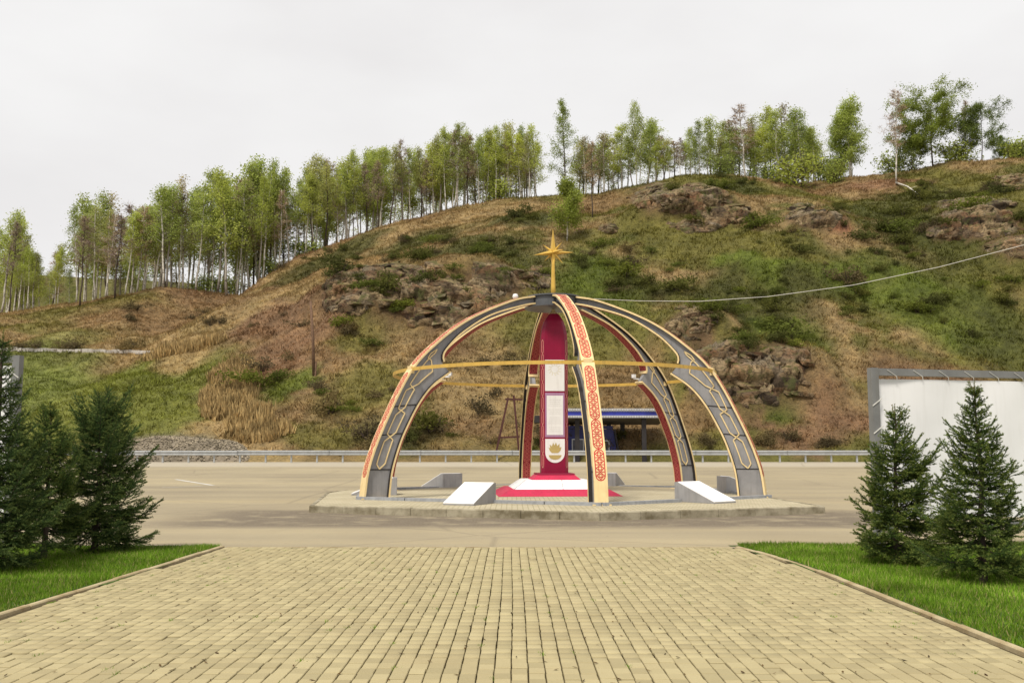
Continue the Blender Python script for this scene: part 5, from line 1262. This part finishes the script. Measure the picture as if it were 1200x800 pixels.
# ------------------------------------------------------------------ spruces
def make_spruce(seed, H, R, z0, nwhorl, density, label, loc, tip=True, asym=0.2, pw_=.72):
    rr = np.random.default_rng(seed); root = empty('spruce_tree', loc); tag(root, label, 'tree', 'young spruces on the lawns')
    mb = MB(); zz = np.linspace(0, H, 12); wob = np.cumsum(rr.normal(0, .008, (12, 2)), 0); wob[0] = 0
    sp = np.stack([wob[:, 0], wob[:, 1], zz], 1); mb.tube(np.vstack([[0, 0, -.08], sp]), [.02 * H + .012] + [.02 * H * (1 - z / H) ** .9 + .006 for z in zz], 8)
    link('trunk', mb.mesh('trunk'), M['dark_bark'], root, True)
    lm = MB(); segs = []   # (start, end, needle length, tipfactor)
    def add_twig(p, q, nl, tipf): segs.append((p, q, nl, tipf))
    axis = lambda z: np.array([np.interp(z, zz, sp[:, k]) for k in range(3)])
    zs = z0 + (H - z0) * np.linspace(0, .97, nwhorl) ** .92
    ph = rr.uniform(0, 6.28)
    lob = [1 + asym * math.sin(k_) for k_ in rr.uniform(0, 6.28, 4)]
    for wi, z in enumerate(zs):
        g = (z - z0) / (H - z0); nb = int(rr.integers(6, 9)) if g < .8 else int(rr.integers(4, 6))
        Lmax = R * (1 - g) ** pw_ * (0.8 + .2 * min(1, g / .15)) + .05
        for b in range(nb):
            az = 6.283 * b / nb + rr.normal(0, .25) + wi * 1.1; L_ = Lmax * rr.uniform(.55, 1.3) * (1 + asym * math.cos(az - ph))
            p0 = axis(z + rr.normal(0, .025)); up = -.02 + .95 * g + rr.normal(0, .2); dirh = np.array([math.cos(az), math.sin(az), 0])
            ns = 6; pts = []
            for i in range(ns + 1):
                t = i / ns; pts.append(p0 + dirh * L_ * t * (1 - .08 * up * t) + np.array([0, 0, L_ * (up * t - .14 * math.sin(math.pi * t) + .16 * t ** 2.5)]))
            lm.tube(pts, [max(.0028, .011 * (1 - i / ns) * (L_ + .25)) for i in range(ns + 1)], 4, cap=False)
            P = np.array(pts); side = np.array([-dirh[1], dirh[0], 0])
            for i in range(ns): 
                if i >= 1 or L_ < .35: add_twig(P[i], P[i + 1], .021, 1 if i == ns - 1 else 0)
            m = max(4, int(L_ / .042))
            for j in range(m):
                t = .12 + .85 * (j + rr.random() * .6) / m; k_ = t * ns; i = min(int(k_), ns - 1); q = P[i] + (P[i + 1] - P[i]) * (k_ - i); tg = (P[i + 1] - P[i]); tg /= np.linalg.norm(tg) + 1e-9
                for s in (-1, 1):
                    if rr.random() < .12: continue
                    l_ = (L_ * .40 * (1 - t) + .10) * rr.uniform(.6, 1.15)
                    d = tg * rr.uniform(.55, 1.0) + side * s * rr.uniform(.55, .95) + np.array([0, 0, rr.normal(-.02, .16) + .1 * g]); d /= np.linalg.norm(d)
                    e = q + d * l_ + np.array([0, 0, -.12 * l_]); add_twig(q, e, .019, 1)
                    if l_ > .15:
                        for s2 in (-1, 1):
                            for fr in (.4, .7):
                                if rr.random() < .3: continue
                                d2 = d * .75 + np.cross(d, [0, 0, 1.]) * s2 * .6 + np.array([0, 0, rr.normal(0, .18)]); d2 /= np.linalg.norm(d2); b0 = q + (e - q) * fr; add_twig(b0, b0 + d2 * l_ * .42 * rr.uniform(.7, 1.2), .018, 1)
    if tip:
        topz = axis(H); add_twig(axis(H * .86), topz + [0, 0, .14], .02, 2)
        for k_ in range(6):
            az = k_ * 1.05 + rr.normal(0, .2); b0 = axis(H * rr.uniform(.9, .99)); add_twig(b0, b0 + np.array([math.cos(az) * .08, math.sin(az) * .08, rr.uniform(.12, .22)]), .019, 2)
    link('limbs', lm.mesh('limbs'), M['dark_bark'], root, True)
    S0 = np.array([s[0] for s in segs]); S1 = np.array([s[1] for s in segs]); NL = np.array([s[2] for s in segs]); TP = np.array([s[3] for s in segs])
    ln = np.linalg.norm(S1 - S0, axis=1); cnt = np.maximum(4, (ln * density).astype(int)); k = np.repeat(np.arange(len(segs)), cnt); n = len(k)
    t = rr.random(n); B = S0[k] + (S1 - S0)[k] * t[:, None]; D = ((S1 - S0) / (ln[:, None] + 1e-9))[k]
    rd = rr.normal(0, 1, (n, 3)); rd -= D * (rd * D).sum(1)[:, None]; rd /= np.linalg.norm(rd, axis=1)[:, None]
    nd = D * rr.uniform(.5, .95, n)[:, None] + rd * .8 + [0, 0, .12]; nd /= np.linalg.norm(nd, axis=1)[:, None]
    L_ = NL[k] * rr.uniform(.9, 1.5, n); sd = np.cross(nd, rr.normal(0, 1, (n, 3))); sd /= np.linalg.norm(sd, axis=1)[:, None]; w_ = .0036
    V = np.stack([B - sd * w_, B + sd * w_, B + nd * L_[:, None]], 1)
    base = np.array([0.066, 0.115, 0.04]); lite = np.array([0.26, 0.3, 0.08]); ye_ = np.array([0.2, 0.15, 0.05])
    mixf = (t ** 2 * (TP[k] >= 1) * .75 * rr.uniform(.3, 1, n))[:, None]; c = base * (1 - mixf) + lite * mixf
    yf = ((TP[k] == 2) * .75 * rr.random(n))[:, None]; c = c * (1 - yf) + ye_ * yf; c *= rr.uniform(.7, 1.3, (n, 1))
    nm = npmesh('needles', V.reshape(-1, 3), np.arange(3 * n).reshape(-1, 3), col=np.repeat(c, 3, 0)); tag(link('needles', nm, M['needle'], root), kind='stuff')
    print('needles', n, len(segs))
    return root, n
make_spruce(101, 2.34, .82, .26, 20, 400, 'dense broad spruce of the crowded group, beside the open road', (-6.35, 15.2, .04), pw_=.58)
make_spruce(102, 2.05, .62, .4, 17, 400, 'shorter spruce with a bare low trunk squeezed between two larger ones', (-6.62, 14.1, .04))
make_spruce(103, 2.95, .98, .2, 22, 360, 'tallest spruce of the crowded group, in front of the half hidden banner', (-6.62, 12.75, .04), asym=.1, pw_=1.15)
make_spruce(104, 2.02, .66, .28, 17, 430, 'spruce with a leaning top standing by the post of the large banner frame', (5.2, 13.5, .04), pw_=.8)
make_spruce(105, 2.22, .68, .3, 17, 430, 'spruce with a tall slim leader standing before the large blank banner', (5.46, 11.6, .04), pw_=1.05)
make_spruce(106, 2.0, .65, .2, 15, 300, 'spruce at the end of the lawn, past the one with the slim leader', (6.75, 11.9, .04))
